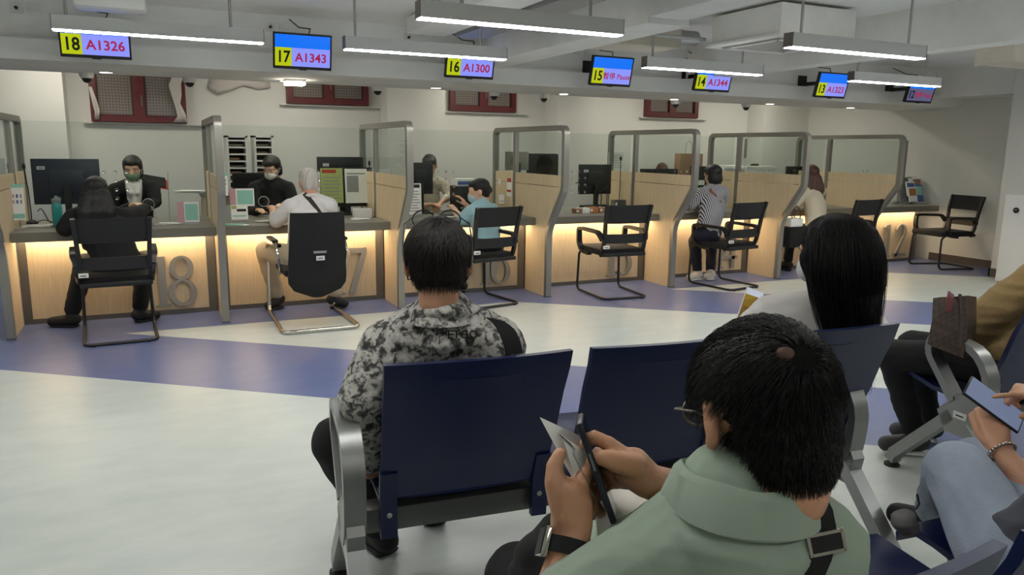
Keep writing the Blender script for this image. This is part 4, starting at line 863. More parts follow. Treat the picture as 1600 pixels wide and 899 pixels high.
# ---------------------------------------------------------------- person with long black hair, third seat
hd = at(1296, 394, D=2.72)
J = dict(hip=V((2.06, 2.14, .53)), head=hd, face=heading(48), tilt=.2, roll=0, neck=at(1316, 468, D=2.76), sL=at(1248, 505, D=2.86), sR=at(1354, 515, D=2.80), chest=V((2.12, 2.10, .76)),
  eL=at(1235, 590, D=2.75), wL=at(1196, 565, D=2.92), eR=V((2.40, 2.3, .72)), wR=V((2.42, 2.52, .66)), kL=V((1.9, 2.5, .5)), kR=V((2.16, 2.5, .5)), aL=V((1.9, 2.52, .09)), tL=V((1.89, 2.67, .04)), aR=V((2.16, 2.52, .09)), tR=V((2.17, 2.67, .04)))
tw, Hw = person('person with long straight black hair in white T-shirt, seated third in front row', J, 'tee_white', 'cloth_black', 'white_shoe', skin='skin_fair', vox=.008, sleeve=.9, hs=1.08, slim=1.0, fine=True, mask='mask_white', eyes=True, puff=.02,
  hands=dict(L=dict(d=tuple(AU*1.0-AX*.25), curl=(.5, .6, .4), n=tuple(-CAMF))), disp=cloth_disp(.008, 9, 2))
hs = 1.08; c = MB(); E4 = Hw.to_3x3().to_4x4()
for cc, r in (((0, -.02, .036), (.084, .104, .086)), ((0, -.03, -.03), (.086, .08, .09)), ((0, .02, .065), (.068, .066, .042))): c.ell(Hw @ (V(cc)*hs), tuple(q*hs for q in r), 24, 16, M=E4)
c.cap(at(1292, 400, D=2.68), at(1306, 450, D=2.67), .10, .09, CAMR, .7); c.cap(at(1322, 440, D=2.67), at(1344, 485, D=2.66), .085, .055, CAMR, .5)
pass
hw_ = link('hair', blob(c, .008, 4), mat('hair_under', (12, 11, 11), .8, spec=.15, bump=.5, bscale=170, stretch=(1, 1, .06)), tw)
dn = local_down(Hw); back = (Hw.to_3x3().inverted() @ (CAMR*.9-CAMF*.25)).normalized()
Tl = (Hw.inverted() @ at(1360, 530, D=2.70))/hs
def st_long(p, d, i, q, rv):
    if i > 4:
        g = (Tl-p); return (d*.5+dn*.5+(g.normalized()*.34 if g.length > .05 else V((0, 0, 0)))+rv*.12).normalized()
    if i == 0: return (V((q.x*.9, q.y*.2-.35, -.1))+rv*.08).normalized()
    return (d*.55+dn*.55+back*(.10 if i > 3 else .02)+rv*.05).normalized()
strands('hair_strands', Hw, hs, 5200, st_long, 23, .0215, .0012, G['hair_black'], hw_, lambda q: q.z > -.15 and not (q.y > .62 and q.z < .6), 5, jit=.5, wclamp=lambda x: V((x.x, max(x.y, 1.80), x.z)) if x.z < .98 else x, rr=(.084, .104, .088), off=(0, -.02, .036))
t = thing('smartphone', 'lit smartphone showing a food picture, held up by the person with long black hair', 'phone', at(1170, 485, D=2.95))
FM = frame3(at(1172, 480, D=2.95), (CAMR*.93+V((0, 0, -.30))), -AF)
part('phone_body', MB().box((-.036, -.072, -.008), (.036, .072, 0), FM, bev=.003), G['white_plastic'], t); part('screen', MB().box((-.033, -.069, 0), (.033, .069, .0006), FM), mat('phone_food', (0, 0, 0), .3), t)
def food():
    m = MATS['phone_food']; nt = m.node_tree; n = nt.nodes; b = n['Principled BSDF']; tc = n.new('ShaderNodeTexCoord'); v = n.new('ShaderNodeTexVoronoi'); v.inputs['Scale'].default_value = 26
    r = n.new('ShaderNodeValToRGB'); e = r.color_ramp.elements; e[0].color = (*srgb(90, 40, 20), 1); e[1].color = (*srgb(190, 160, 40), 1); nt.links.new(tc.outputs['Object'], v.inputs[0]); nt.links.new(v.outputs['Color'], r.inputs[0]); nt.links.new(r.outputs[0], b.inputs['Emission Color']); b.inputs['Emission Strength'].default_value = .5
food(); part('status_header', MB().box((-.033, .045, .0007), (.033, .069, .0012), FM), emis('phone_white', (215, 220, 235), .7), t, smooth=False)
# ---------------------------------------------------------------- person in the green polo, nearest
hd = at(1192, 640, D=.99)
J = dict(hip=V((.76, 1.08, .53)), head=hd, face=heading(16), tilt=.34, roll=0, neck=at(1160, 760, D=1.04), sL=at(1000, 908, D=.99), sR=at(1262, 858, D=1.0), chest=V((.68, .90, .78)),
  eL=at(862, 990, D=1.0), wL=at(893, 845, D=1.05), eR=V((.93, 1.0, .80)), wR=at(1012, 752, D=1.10), kL=V((.68, 1.40, .50)), kR=V((.92, 1.50, .5)), aL=V((.66, 1.36, .09)), tL=V((.65, 1.52, .04)), aR=V((.85, 1.52, .09)), tR=V((.86, 1.68, .04)), pf=.008)
hs = .98; Hn = head_frame(J['head'], J['face'], J['tilt'], J['roll'])
J['neck'] = at(1156, 782, D=.985)
# hands are posed joint by joint below, so the generic ones are replaced
def green_hands(b):
    s = .93
    # left hand: back towards the viewer, thumb up along the near side of the paper, fingers folded behind it
    w = V(J['wL']); kn = [at(913, 742, D=1.075), at(903, 752, D=1.075), at(917, 772, D=1.08), at(925, 795, D=1.085)]
    b.cap(w, at(893, 815, D=1.055), .027, .031, AX, .75)
    for k in kn: b.cap(at(893, 812, D=1.057), k, .021*s, .0135*s)
    b.limb([at(885, 808, D=1.05), at(868, 755, D=1.05), at(866, 728, D=1.055), at(876, 708, D=1.06)], [.021, .0165, .012, .0095])
    b.cap(at(888, 770, D=1.055), at(900, 790, D=1.06), .022, .024)
    for k, (dx, dy) in zip(kn, ((14, -16), (24, -4), (20, 10), (15, 14))):
        p1 = k+AX*(dx/1181)-AU*(dy/1181)+AF*.022; p2 = p1+AX*.006+AF*.02-AU*.004; p3 = p2-AX*.012+AF*.008; b.limb([k, p1, p2, p3], [.0115*s, .0105*s, .0095*s, .008*s])
    # right hand: thumb on the phone's near face, index over its top, the rest wrapped round the far side
    w2 = V(J['wR'])
    b.cap(w2, at(985, 728, D=1.095), .027, .03, AU, .8)
    K = [at(950, 694, D=1.085), at(953, 715, D=1.10), at(957, 735, D=1.11), at(963, 752, D=1.115)]
    for k in K: b.cap(at(993, 735, D=1.10), k, .021, .0125)
    b.limb([K[0], at(928, 682, D=1.085), at(915, 690, D=1.09), at(911, 696, D=1.085)], [.0115, .0098, .009, .0078])
    b.limb([K[1], at(930, 708, D=1.115), at(917, 720, D=1.11), at(918, 729, D=1.095)], [.0112, .010, .009, .0078])
    b.limb([K[2], at(938, 738, D=1.125), at(925, 749, D=1.115), at(926, 757, D=1.10)], [.011, .0095, .0088, .0075])
    b.limb([K[3], at(947, 760, D=1.125), at(935, 770, D=1.115), at(936, 776, D=1.10)], [.010, .0085, .0078, .0068])
    b.limb([at(990, 728, D=1.08), at(962, 722, D=1.06), at(944, 716, D=1.055), at(930, 717, D=1.06)], [.019, .0155, .0125, .0095])
_h = hand
def hand(b, *a, **k): green_hands(b) if not hasattr(hand, 'done') else None; hand.done = True
tp, Hp = person('person in sage green polo shirt and glasses, nearest, looking down at a phone', J, 'green_polo', 'cloth_black', 'shoe_black', skin='skin_tan', vox=.0045, sleeve=.72, hs=hs, slim=1.0, fine=True, collar=None, puff=.02, disp=cloth_disp(.008, 9, 6))
hand = _h
HR = Hp.to_3x3(); polo_collar(V(J['neck']), Hp.translation, 'green_polo', tp, .076, .078, .036, .05)
c = MB(); E4 = HR.to_4x4()
for cc, r in (((0, -.018, .036), (.079, .097, .084)), ((0, -.05, -.012), (.067, .056, .074)), ((0, .02, .062), (.066, .066, .044)), ((0, -.058, -.05), (.056, .044, .055))): c.ell(Hp @ (V(cc)*hs), tuple(q*hs for q in r), 30, 20, M=E4)
for kx in (-1, 1): c.ell(Hp @ (V((kx*.066, .01, .02))*hs), tuple(q*hs for q in (.016, .04, .04)), 16, 12, M=E4)
hp_ = link('hair', blob(c, .005, 3), mat('hair_under', (12, 11, 11), .8, spec=.15, bump=.5, bscale=170, stretch=(1, 1, .06)), tp)
crown2 = V((-.006, -.108, .062))
for dx, dz in ((-.02, .006), (.026, -.006)):
    part('scalp', MB().ell(Hp @ (V((crown2.x+dx, crown2.y+.0085, crown2.z+dz))*hs), (.013, .0095, .009), 16, 10, M=E4), mat('scalp_skin', (82, 60, 50), .65), tp)
def st_near(p, d, i, q, rv):
    f = (p-crown2); t = f.normalized() if f.length > 1e-4 else V((0, 1, 0)); sw = V((0, 0, 1)).cross(t)*.25
    if i == 0: return (t*.9+d*.03+sw+rv*.3).normalized()
    return (d*.55+t*.35+V((0, -.04, -.22))+rv*.14-V((p.x, p.y, p.z-.03)).normalized()*.22).normalized()
strands('hair_strands', Hp, hs, 9500, st_near, 5, .008, .00075, G['hair_black'], hp_, lambda q: not (q.y > .6 and q.z < .5) and q.z > -.8 and not (abs(q.x) > .74 and q.z < -.25) and (V((q.x*.079, q.y*.097-.018, q.z*.084+.036))-crown2).length > .016, 8, jit=.4, rr=(.079, .097, .084), off=(0, -.018, .036))
strands('hair_strands', Hp, hs, 3200, st_near, 3, .007, .00075, G['hair_black'], hp_, lambda q: q.y < .1 and q.z < .4 and q.z > -.8, 9, jit=.4, rr=(.067, .056, .074), off=(0, -.05, -.012))
strands('hair_strands', Hp, hs, 2200, st_near, 2, .007, .00075, G['hair_black'], hp_, lambda q: q.y < .1 and q.z < .3 and q.z > -.85, 10, jit=.4, rr=(.057, .045, .056), off=(0, -.058, -.05))
gp = lambda x, y, z: Hp @ (V((x, y, z))*hs)
eg = MB()
for k in (-1, 1):
    eg.tube([gp(k*.036+.029*cos(2*pi*j/20), .108-.008*abs(cos(2*pi*j/20)), .002+.021*sin(2*pi*j/20)) for j in range(20)], .0018, 6, closed=True)
    eg.tube([gp(k*.066, .1, .008), gp(k*.083, .088, .008), gp(k*.088, .02, .004), gp(k*.085, -.01, -.004), gp(k*.08, -.025, -.025)], .0019, 6)
eg.tube([gp(-.008, .108, .004), gp(0, .112, .008), gp(.008, .108, .004)], .0018, 6)
go = part('eyeglasses', eg, G['dark_metal'], tp)
for k in (-1, 1): part('lens', MB().ell(gp(k*.036, .105, .002), (.028, .0015, .02), 20, 8, M=E4), G['lens_glass'], go)
# crossbody strap and buckle
t = thing('crossbody_bag', 'black crossbody bag strap with metal buckle over the shoulder of the person in green polo', 'bag', (.9, .8, .6))
shirt = [k for k in kids(tp) if k.name.startswith('shirt')][0]; bv = BVHTree.FromPolygons([v.co.copy() for v in shirt.data.vertices], [tuple(p.vertices) for p in shirt.data.polygons])
def onto(px, py, lift=.003):
    o = V((0, 0, CH)); d = ray(px, py).normalized(); h = bv.ray_cast(o, d); return (h[0]+h[1]*lift, h[1]) if h[0] else None
SP = [(1272, 778), (1281, 800), (1285, 825), (1284, 850), (1276, 875), (1266, 900), (1258, 925), (1250, 950)]; rg = []
for px, py in SP:
    h = onto(px, py)
    if h:
        p, n = h; n = (n-AF*.3).normalized(); x = (AX*.95+AU*.12); x = (x-n*n.dot(x)).normalized(); rg.append([p+x*.0155+n*.0035, p-x*.0155+n*.0035, p-x*.0155-n*.002, p+x*.0155-n*.002])
if len(rg) > 2: part('strap', MB().rings(rg), G['cloth_black'], t)
h = onto(1283, 846, .009)
if h:
    FM = frame3(h[0], AX*.97+AU*.2, -AF); bk = MB()
    for s in (-1, 1): bk.box((s*.021-.002, -.014, -.002), (s*.021+.002, .014, .003), FM); bk.box((-.021, s*.012-.002, -.002), (.021, s*.012+.002, .003), FM)
    part('buckle', bk, G['chrome'], t)
    part('strap_slider', MB().box((-.019, -.010, -.003), (.019, .010, .002), FM, bev=.001), G['black_plastic'], t)
link('bag_body', blob(MB().cap(at(845, 870, D=1.25), at(880, 930, D=1.22), .05, .07, AX, .8).cap(at(870, 830, D=1.27), at(850, 900, D=1.25), .03, .06), .007, 4, cloth_disp(.008, 20)), G['cloth_black'], t)
# watch
wc = at(884, 852, D=1.045); fa = (V(J['wL'])-V(J['eL'])).normalized(); t = thing('wristwatch', 'silver-cased watch with black leather strap on the left wrist of the person in green polo', 'watch', wc)
wc = V(J['wL'])-fa*.012; x = fa.cross(-AF).normalized(); n = x.cross(fa)
part('strap', MB().rings([[wc+(x*cos(a)+n*sin(a))*r+fa*h for r, h in ((.0335, -.011), (.0365, -.011), (.0365, .011), (.0335, .011))] for a in [2*pi*j/28 for j in range(28)]], closed=True), G['cloth_black'], t)
FM = frame3(wc-x*.037+n*.004, fa, -x+n*.1); part('watch_case', MB().box((-.021, -.018, -.004), (.021, .018, .006), FM, bev=.004), G['chrome'], t); part('watch_face', MB().box((-.018, -.015, .006), (.018, .015, .0068), FM), G['black_plastic'], t)
# phone seen edge-on
t = thing('smartphone', 'dark smartphone seen nearly edge-on in the right hand of the person in green polo', 'phone', at(930, 730, D=1.08))
FM = frame3(at(932, 730, D=1.082), (AU*-.94+AX*.33), (AX*.9+AU*.3-AF*.12)); part('phone_body', MB().box((-.074, -.036, -.0045), (.074, .036, .0045), FM, bev=.003), mat('phone_dark', (44, 48, 58), .35, .4), t); part('screen', MB().box((-.071, -.033, .0046), (.071, .033, .005), FM), mat('screen_off', (14, 16, 22), .08), t)
part('side_button', MB().box((-.03, -.038, -.0015), (-.005, -.036, .0015), FM), G['alu_grey'], t)
# folded paper
t = thing('folded_paper', 'folded white printed form held in the left hand of the person in green polo', 'paper', at(900, 720, D=1.09))
A, B, C_, D_ = at(843, 652, D=1.08), at(912, 684, D=1.115), at(935, 770, D=1.12), at(893, 745, D=1.07)
def sheet(name, cs, nx=10, ny=10, wob=.004, lift=0):
    mb = MB(); a, b, c, d = cs; vs = []
    for i in range(nx+1):
        for j in range(ny+1):
            u, v = i/nx, j/ny; p = a*(1-u)*(1-v)+b*u*(1-v)+c*u*v+d*(1-u)*v; vs.append(p-AF*(wob*sin(pi*u)*sin(pi*v*1.3)+lift))
    N_ = len(vs); fs = []
    for i in range(nx):
        for j in range(ny): k = i*(ny+1)+j; fs.append((k, k+1, k+ny+2, k+ny+1)); fs.append((N_+k, N_+k+ny+1, N_+k+ny+2, N_+k+1))
    vs += [p+AF*.0006 for p in vs]; mb.add(vs, fs); return mb
part('paper_front', sheet('p', (A, B, C_, D_)), G['paper'], t)
part('paper_fold', sheet('p', (at(878, 680, D=1.085), at(915, 705, D=1.1), at(942, 790, D=1.1), at(898, 748, D=1.065)), wob=.012, lift=.004), G['paper'], t)
pr = MB()
for k in range(3):
    a = at(873+3*k, 678+4*k, D=1.088); pr.box((0, 0, 0), (.022, .0012, .0003), frame3(a-AF*.008, AX*.75-AU*.62, -AF))
for k in range(8): pr.box((0, 0, 0), (.01+.006*(k % 3), .0011, .0003), frame3(at(893+4*k, 705+8*k, D=1.075)-AF*.014, AX*.4-AU*.8, -AF))
part('print', pr, mat('print_grey', (120, 120, 118), .8), t, smooth=False)
t = thing('paper_sheet', 'white sheet of paper lying below the dark phone in front of the green polo', 'paper', at(960, 790, D=1.14))
part('sheet', sheet('q', (at(925, 760, D=1.13), at(1040, 772, D=1.2), at(1010, 800, D=1.12), at(935, 848, D=1.1)), wob=.015), G['paper'], t)
# ---------------------------------------------------------------- person in tan top, right
J = dict(hip=V((3.40, 2.0, .53)), head=V((3.86, 1.98, 1.20)), face=heading(50), tilt=.2, neck=V((3.78, 1.96, 1.04)), sL=V((3.46, 1.96, .93)), sR=V((3.86, 1.86, .95)), chest=V((3.62, 1.94, .80)),
  eL=at(1518, 508, X=3.22), wL=at(1600, 525, X=3.45), eR=V((3.95, 2.05, .75)), wR=V((3.7, 2.25, .74)), kL=V((3.16, 2.42, .50)), kR=V((3.42, 2.50, .5)), aL=V((3.28, 2.33, .10)), tL=V((3.17, 2.40, .045)), aR=V((3.5, 2.42, .10)), tR=V((3.40, 2.52, .04)), pf=.002)
person('person in tan top and black trousers seated at right edge', J, 'tan_cloth', 'cloth_black', 'sneaker', skin='skin_fair', hair='bob', vox=.009, sleeve=1.9, slim=1.05, puff=.026, disp=cloth_disp(.012, 8, 9)) if mat('sneaker', (60, 58, 56), .6) else None
def monogram():
    m = mat('brown_monogram', (70, 54, 46), .5); nt = m.node_tree; n = nt.nodes; tc = n.new('ShaderNodeTexCoord'); mp = n.new('ShaderNodeMapping'); mp.inputs['Rotation'].default_value = (R(45), R(45), R(45)); t = n.new('ShaderNodeTexChecker'); t.inputs['Scale'].default_value = 50
    t.inputs[1].default_value = (*srgb(78, 62, 52), 1); t.inputs[2].default_value = (*srgb(60, 47, 41), 1); nt.links.new(tc.outputs['Object'], mp.inputs[0]); nt.links.new(mp.outputs[0], t.inputs[0]); nt.links.new(t.outputs[0], n['Principled BSDF'].inputs['Base Color'])
monogram()
t = thing('handbag', 'brown patterned bucket handbag with wine red tab on the tan-clothed person', 'handbag', (3.1, 2.2, .58))
def q4(px, py, D): return at(px, py, D=D)
b0 = [q4(1449, 538, 3.22), q4(1505, 560, 3.12), q4(1520, 552, 3.28), q4(1462, 534, 3.38)]; b1 = [q4(1458, 466, 3.26), q4(1512, 462, 3.16), q4(1526, 464, 3.26), q4(1470, 464, 3.36)]
part('bag_body', MB().rings([b0, [a*.5+b*.5-AF*.012 for a, b in zip(b0, b1)], b1]), G['brown_monogram'], t, smooth=False)
part('strap_tab', MB().bar([q4(1486, 462, 3.2)+AU*.01, q4(1484, 470, 3.17), q4(1481, 488, 3.165)], .028, .006, -AF), mat('wine_leather', (96, 28, 36), .45), t); part('drawstring', MB().bar([q4(1500, 460, 3.16), q4(1502, 500, 3.13), q4(1500, 540, 3.11)], .012, .006, -AF), mat('dark_leather', (44, 28, 26), .5), t)
# ---------------------------------------------------------------- person in pale jeans, right foreground
mat('sand_top', (70, 72, 80), .9)
J = dict(hip=V((1.80, .94, .53)), head=V((2.06, .72, 1.2)), face=heading(10), tilt=.4, neck=V((2.05, .70, 1.04)), sL=V((1.88, .74, .97)), sR=V((2.22, .66, .97)), chest=V((2.0, .80, .8)),
  eL=at(1650, 812, D=1.85), wL=at(1562, 702, D=2.02), eR=V((2.03, .93, .76)), wR=at(1640, 618, D=2.06), kL=at(1497, 735, Z=.64), kR=V((2.12, 1.30, .56)), aL=at(1462, 800, Z=.3), tL=at(1462, 800, Z=.3)+V((.0, .13, -.07)), aR=V((2.25, 1.35, .10)), tR=V((2.35, 1.45, .04)), pf=.014)
tj, Hj = person('person in pale blue jeans and silver bracelet holding a large phone at the right edge', J, 'sand_top', 'denim_light', 'shoe_black', skin='skin', hair='bob', vox=.006, sleeve=.9, disp=cloth_disp(.01, 8, 12),
  hands=dict(L=dict(d=tuple(at(1545, 620, D=2.1)-at(1562, 702, D=2.02)), n=tuple(-AF-AX*.5), curl=(.5, .7, .5), side=-1, thumb=(.2, .2), s=1.0), R=dict(d=tuple(at(1566, 606, D=2.06)-at(1640, 618, D=2.06)), n=tuple(AU-AF*.4), curls=[(.1, .15, .1), (1.0, 1.2, .8), (1.2, 1.3, .8), (1.3, 1.3, .8)], side=-1)))
t = thing('smartphone', 'large dark phone with bluish screen held by the person in pale jeans', 'phone', at(1552, 630, D=2.05))
FM = frame3(at(1553, 632, D=2.06), (AX*.72-AU*.60+AF*-.25), AU*.45-AF*.75+AX*.3); part('phone_body', MB().box((-.082, -.04, -.004), (.082, .04, .004), FM, bev=.003), G['black_plastic'], t); part('screen', MB().box((-.078, -.037, .0041), (.078, .037, .0046), FM), G['phone_screen'], t)
t = thing('bracelet', 'chunky silver chain bracelet on the left wrist of the person in pale jeans', 'bracelet', J['wL']); fa = (V(J['wL'])-V(J['eL'])).normalized(); x = fa.cross(-AF).normalized(); n = x.cross(fa); wc = V(J['wL'])-fa*.01
part('chain', MB().tube([wc+(x*cos(a)+n*sin(a))*.034 for a in [2*pi*j/24 for j in range(24)]], .003, 6, closed=True), G['chrome'], t)
lk = MB()
for j in range(22): a = 2*pi*j/22; lk.ell(wc+(x*cos(a)+n*sin(a))*.0345, (.0052, .0052, .0062), 8, 6)
part('links', lk, G['chrome'], t)
t = thing('pouch', 'small grey fabric pouch tied with black cord beside the pale jeans', 'pouch', at(1412, 815, Z=.5)); c = at(1412, 815, D=1.95)
me = blob(MB().ell(c, (.03, .028, .028)).ell(c+V((.015, 0, -.02)), (.028, .028, .02)), .006, 3, cloth_disp(.01, 30)); link('pouch_body', me, mat('grey_pouch', (104, 102, 100), .85), t); part('cord', MB().tube([c+AX*.03+AU*.03, c+AX*.04+AU*.045, c+AX*.035+AU*.07], .003, 6), G['cable_black'], t)
# ---------------------------------------------------------------- things on the counters
WZ = .767
mat('teal_plastic', (40, 150, 148), .25, spec=.6); mat('mint_paper', (150, 205, 190), .8); mat('lime_paper', (176, 184, 112), .8); mat('grey_print', (150, 152, 150), .8); mat('kraft', (150, 118, 92), .85)
mat('navy_plastic', (34, 40, 58), .4); mat('pink_print', (200, 160, 164), .8); mat('blue_print', (70, 104, 158), .6); mat('poster_red', (178, 60, 50), .7); mat('board_grey', (126, 122, 112), .7); mat('orange_box', (170, 110, 60), .7)
def BX(cx, cy, cz, w, d, h, rz=0, rx=0): return T(cx, cy, cz) @ RZ(R(rz)) @ RX(R(rx)), (-w/2, -d/2, 0), (w/2, d/2, h)
def bxp(mb, cx, cy, cz, w, d, h, rz=0, rx=0, bev=0):
    M, a, b = BX(cx, cy, cz, w, d, h, rz, rx); return mb.box(a, b, M, bev=bev)
def monitor(label, px0, px1, py0, py1, y, rz=0, m='black_plastic', sticker=None, stand=True, zb=WZ):
    """seen from behind; edges given where the photo shows them, at depth y"""
    p, q = at(px0, py0, Y=y), at(px1, py1, Y=y); cx = (p.x+q.x)/2; w = abs(q.x-p.x); z0, z1 = q.z, p.z; t = thing('computer_monitor', label, 'monitor', (cx, y, zb))
    part('monitor_casing', bxp(MB(), cx, y, z0, w, .03, z1-z0, rz, bev=.004), G[m], t); part('back_housing', bxp(MB(), cx, y-.022, z0+(z1-z0)*.25, w*.5, .02, (z1-z0)*.5, rz, bev=.005), G[m], t); part('screen', bxp(MB(), cx, y+.017, z0+.012, w-.02, .002, z1-z0-.024, rz), G['screen_black'], t)
    if stand: part('stand_neck', MB().box((cx-.025, y-.05, zb+.008), (cx+.025, y-.02, z0+(z1-z0)*.4)), G['black_plastic'], t); part('stand_base', MB().box((cx-.11, y-.12, zb), (cx+.11, y+.06, zb+.01), bev=.003), G['black_plastic'], t)
    if sticker: sx, sz = cx-w/2+w*sticker[0], z0+(z1-z0)*sticker[1]; part('asset_sticker', MB().box((sx-.03, y-.0175, sz-.014), (sx+.03, y-.0155, sz+.014)), G['sticker'], t, label='small white sticker'); part('sticker_text', MB().box((sx-.02, y-.0185, sz-.004), (sx+.02, y-.0176, sz+.002)), G['ink'], t)
    return t
def mic(label, px, py, y, zb=WZ):
    h = at(px, py, Y=y); b = V((h.x+.015, y+.03, zb)); t = thing('gooseneck_microphone', label, 'microphone', b)
    part('base', MB().lathe([(.001, 0), (.045, 0), (.045, .012), (.02, .03), (.001, .03)], 18, T(*b)), G['black_plastic'], t); part('gooseneck', MB().tube([b+V((0, 0, .02)), b+V((.0, 0, .1)), (b+h)/2+V((.005, 0, .05)), h-V((0, 0, .03))], .0045, 8), G['cable_black'], t); part('mic_head', MB().ell(h, (.013, .013, .026), 12, 10), G['black_plastic'], t)
def panel_sign(name, label, cat, px0, px1, py0, py1, y, cols, base=True, rz=0, zb=WZ, text=None, m='paper'):
    p, q = at(px0, py0, Y=y), at(px1, py1, Y=y); cx = (p.x+q.x)/2; w = abs(q.x-p.x); h = p.z-max(q.z, zb+.004); z0 = max(q.z, zb+.004); t = thing(name, label, cat, (cx, y, zb)); M = T(cx, y, z0) @ RZ(R(rz)) @ RX(R(-4))
    part('panel', MB().box((-w/2, -.003, 0), (w/2, .003, h), M), G[m], t)
    if base: part('stand_foot', bxp(MB(), cx, y+.02, zb, w*.9, .08, .006, rz), G['clear_glass' if False else 'alu_light'], t)
    for (a, b, c, d, mm, nm) in cols: part(nm, MB().box((-w/2+w*a, -.0042, h*b), (-w/2+w*c, -.0031, h*d), M), G[mm], t, smooth=False)
    return t
# bay 18
monitor('large navy-black computer monitor seen from behind at counter 18', 47, 160, 248, 318, 7.62, m='navy_plastic', sticker=(.14, .8))
mic('gooseneck microphone left of the large monitor at counter 18', 37, 260, 7.5)
icons = [(.12+.28*(k % 3), .62-.16*(k//3), .27+.28*(k % 3), .72-.16*(k//3), ('pink_print', 'blue_print', 'grey_print')[k % 3], 'printed_icon') for k in range(6)]
panel_sign('notice_stand', 'white notice stand with small icons left of the teal bottle', 'notice', 14, 41, 288, 344, 7.05, [(0, .9, 1, 1, 'mint_paper', 'header_band'), (.05, .05, .95, .18, 'mint_paper', 'footer_band')]+icons)
b = at(91, 355, Z=WZ); t = thing('water_bottle', 'teal translucent water bottle with grey cap on counter 18', 'bottle', b); TB = T(b.x, b.y+.02, WZ)
part('bottle_body', MB().lathe([(.001, 0), (.034, 0), (.038, .01), (.038, .16), (.034, .185), (.028, .195), (.001, .195)], 24, TB), G['teal_plastic'], t); c = part('cap', MB().lathe([(.031, .195), (.034, .2), (.034, .225), (.026, .232), (.012, .234), (.012, .25), (.001, .252)], 20, TB), mat('cap_grey', (120, 130, 130), .4), t); part('cap_loop', MB().tube([(b.x+.012, b.y+.02, WZ+.24), (b.x+.03, b.y+.02, WZ+.238), (b.x+.034, b.y+.02, WZ+.22)], .004, 6), G['cap_grey'], c)
for cx, nm, lb in ((232, 319, 'beside the client in black'), (412, 315, 'in front of the staff member leaning down')):
    c = at(cx, nm, Y=7.1); t = thing('desk_magnifier', 'round clear magnifier on a thin stalk '+lb, 'magnifier', (c.x+.06, c.y, WZ)); part('magnifier_rim', MB().tube([c+V((.045*cos(a), 0, .045*sin(a))) for a in [2*pi*k/24 for k in range(24)]], .003, 6, closed=True), G['alu_light'], t); part('lens', MB().ell(c, (.044, .004, .044), 24, 8), G['lens_glass'], t)
    part('stalk', MB().tube([c+V((.02, 0, -.042)), c+V((.05, 0, -.07)), (c.x+.06, c.y, WZ+.01)], .003, 6), G['alu_light'], t); part('stalk_base', MB().lathe([(.001, 0), (.03, 0), (.03, .008), (.001, .01)], 16, T(c.x+.06, c.y, WZ)), G['white_plastic'], t)
def heap(label, px, py, y, n, sx=.16, sy=.12, seed=0, zb=WZ, name='paper_pile', cat='papers', mats=('paper',)):
    rnd = random.Random(seed); c = at(px, py, Y=y); t = thing(name, label, cat, (c.x, y, zb))
    for k in range(n): part('sheet', bxp(MB(), c.x+rnd.uniform(-.03, .03), y+rnd.uniform(-.02, .02), zb+.001+k*.004, sx, sy, .0025, rnd.uniform(-35, 35)), G[mats[k % len(mats)]], t, smooth=False)
def cable(label, pts, r=.004, m='cable_black'):
    o = solo('cable', MB().tube(qb(pts, 4), r, 6), G[m], label, 'cable'); return o
heap('loose white papers and wrap on counter 18 right of the magnifier', 268, 335, 7.1, 4, .14, .08, 1)
panel_sign('leaflet_holder', 'pink and mint printed leaflet holder at the right end of counter 18', 'leaflets', 276, 312, 316, 347, 7.12, [(0, 0, .32, 1, 'pink_print', 'pink_column'), (.36, .1, .95, .9, 'mint_paper', 'printed_block')])
cable('black cables trailing on counter 18 between monitor and bottle', [(-.95, 7.5, WZ+.005), (-.85, 7.2, WZ+.06), (-.75, 7.15, WZ+.03), (-.66, 7.3, WZ+.09), (-.5, 7.5, WZ+.01)]); cable('thin looped black cable beside the notice stand at counter 18', [(-.9, 7.3, WZ+.12), (-.86, 7.2, WZ+.16), (-.8, 7.18, WZ+.005), (-.74, 7.25, WZ+.13), (-.72, 7.34, WZ+.01)])
heap('crumpled white paper behind the notice stand at counter 18', 60, 325, 7.25, 3, .2, .12, 4)
sk = at(262, 268, Y=7.45); solo('flag_rod', MB().cyl((sk.x-.01, 7.45, WZ), (sk.x, 7.45, sk.z), .003), G['alu_light'], 'thin upright metal rod on counter 18', 'rod')
t = thing('clipboard', 'black clipboard on a stand behind the staff member at counter 18', 'clipboard', at(240, 284, Y=7.9)); p = at(238, 283, Y=8.3); part('board', MB().box((-.14, -.1, 0), (.12, .1, .008), T(*p) @ RX(R(25)) @ RY(R(12))), G['black_plastic'], t); part('red_edge', MB().box((-.13, -.105, -.012), (.14, .08, -.004), T(*p) @ RX(R(25)) @ RY(R(12))), G['poster_red'], t)
for i, (x0, x1, lb) in enumerate(((.42, .84, 'grey-brown back desk behind counter 18 at right'), (3.9, 4.6, 'low back desk behind counter 16'), (5.6, 8.7, 'long back desk behind counters 15 to 13'))):
    t = thing('back_desk', lb, 'desk', ((x0+x1)/2, 9.1, 0)); part('desk_top', MB().box((x0, 8.75, .9), (x1, 9.15, .93)), G['worktop_grey'], t, smooth=False); part('front_panel', MB().box((x0+.02, 8.8, .1), (x1-.02, 8.82, .899)), G['light_oak'], t, smooth=False)
    for xx in (x0+.02, x1-.05): part('side_panel', MB().box((xx, 8.821, 0), (xx+.03, 9.13, .899)), G['light_oak'], t, smooth=False)
heap('white cloth-like papers on the back desk behind counter 18', 300, 283, 8.95, 6, .3, .2, 9, zb=.931)
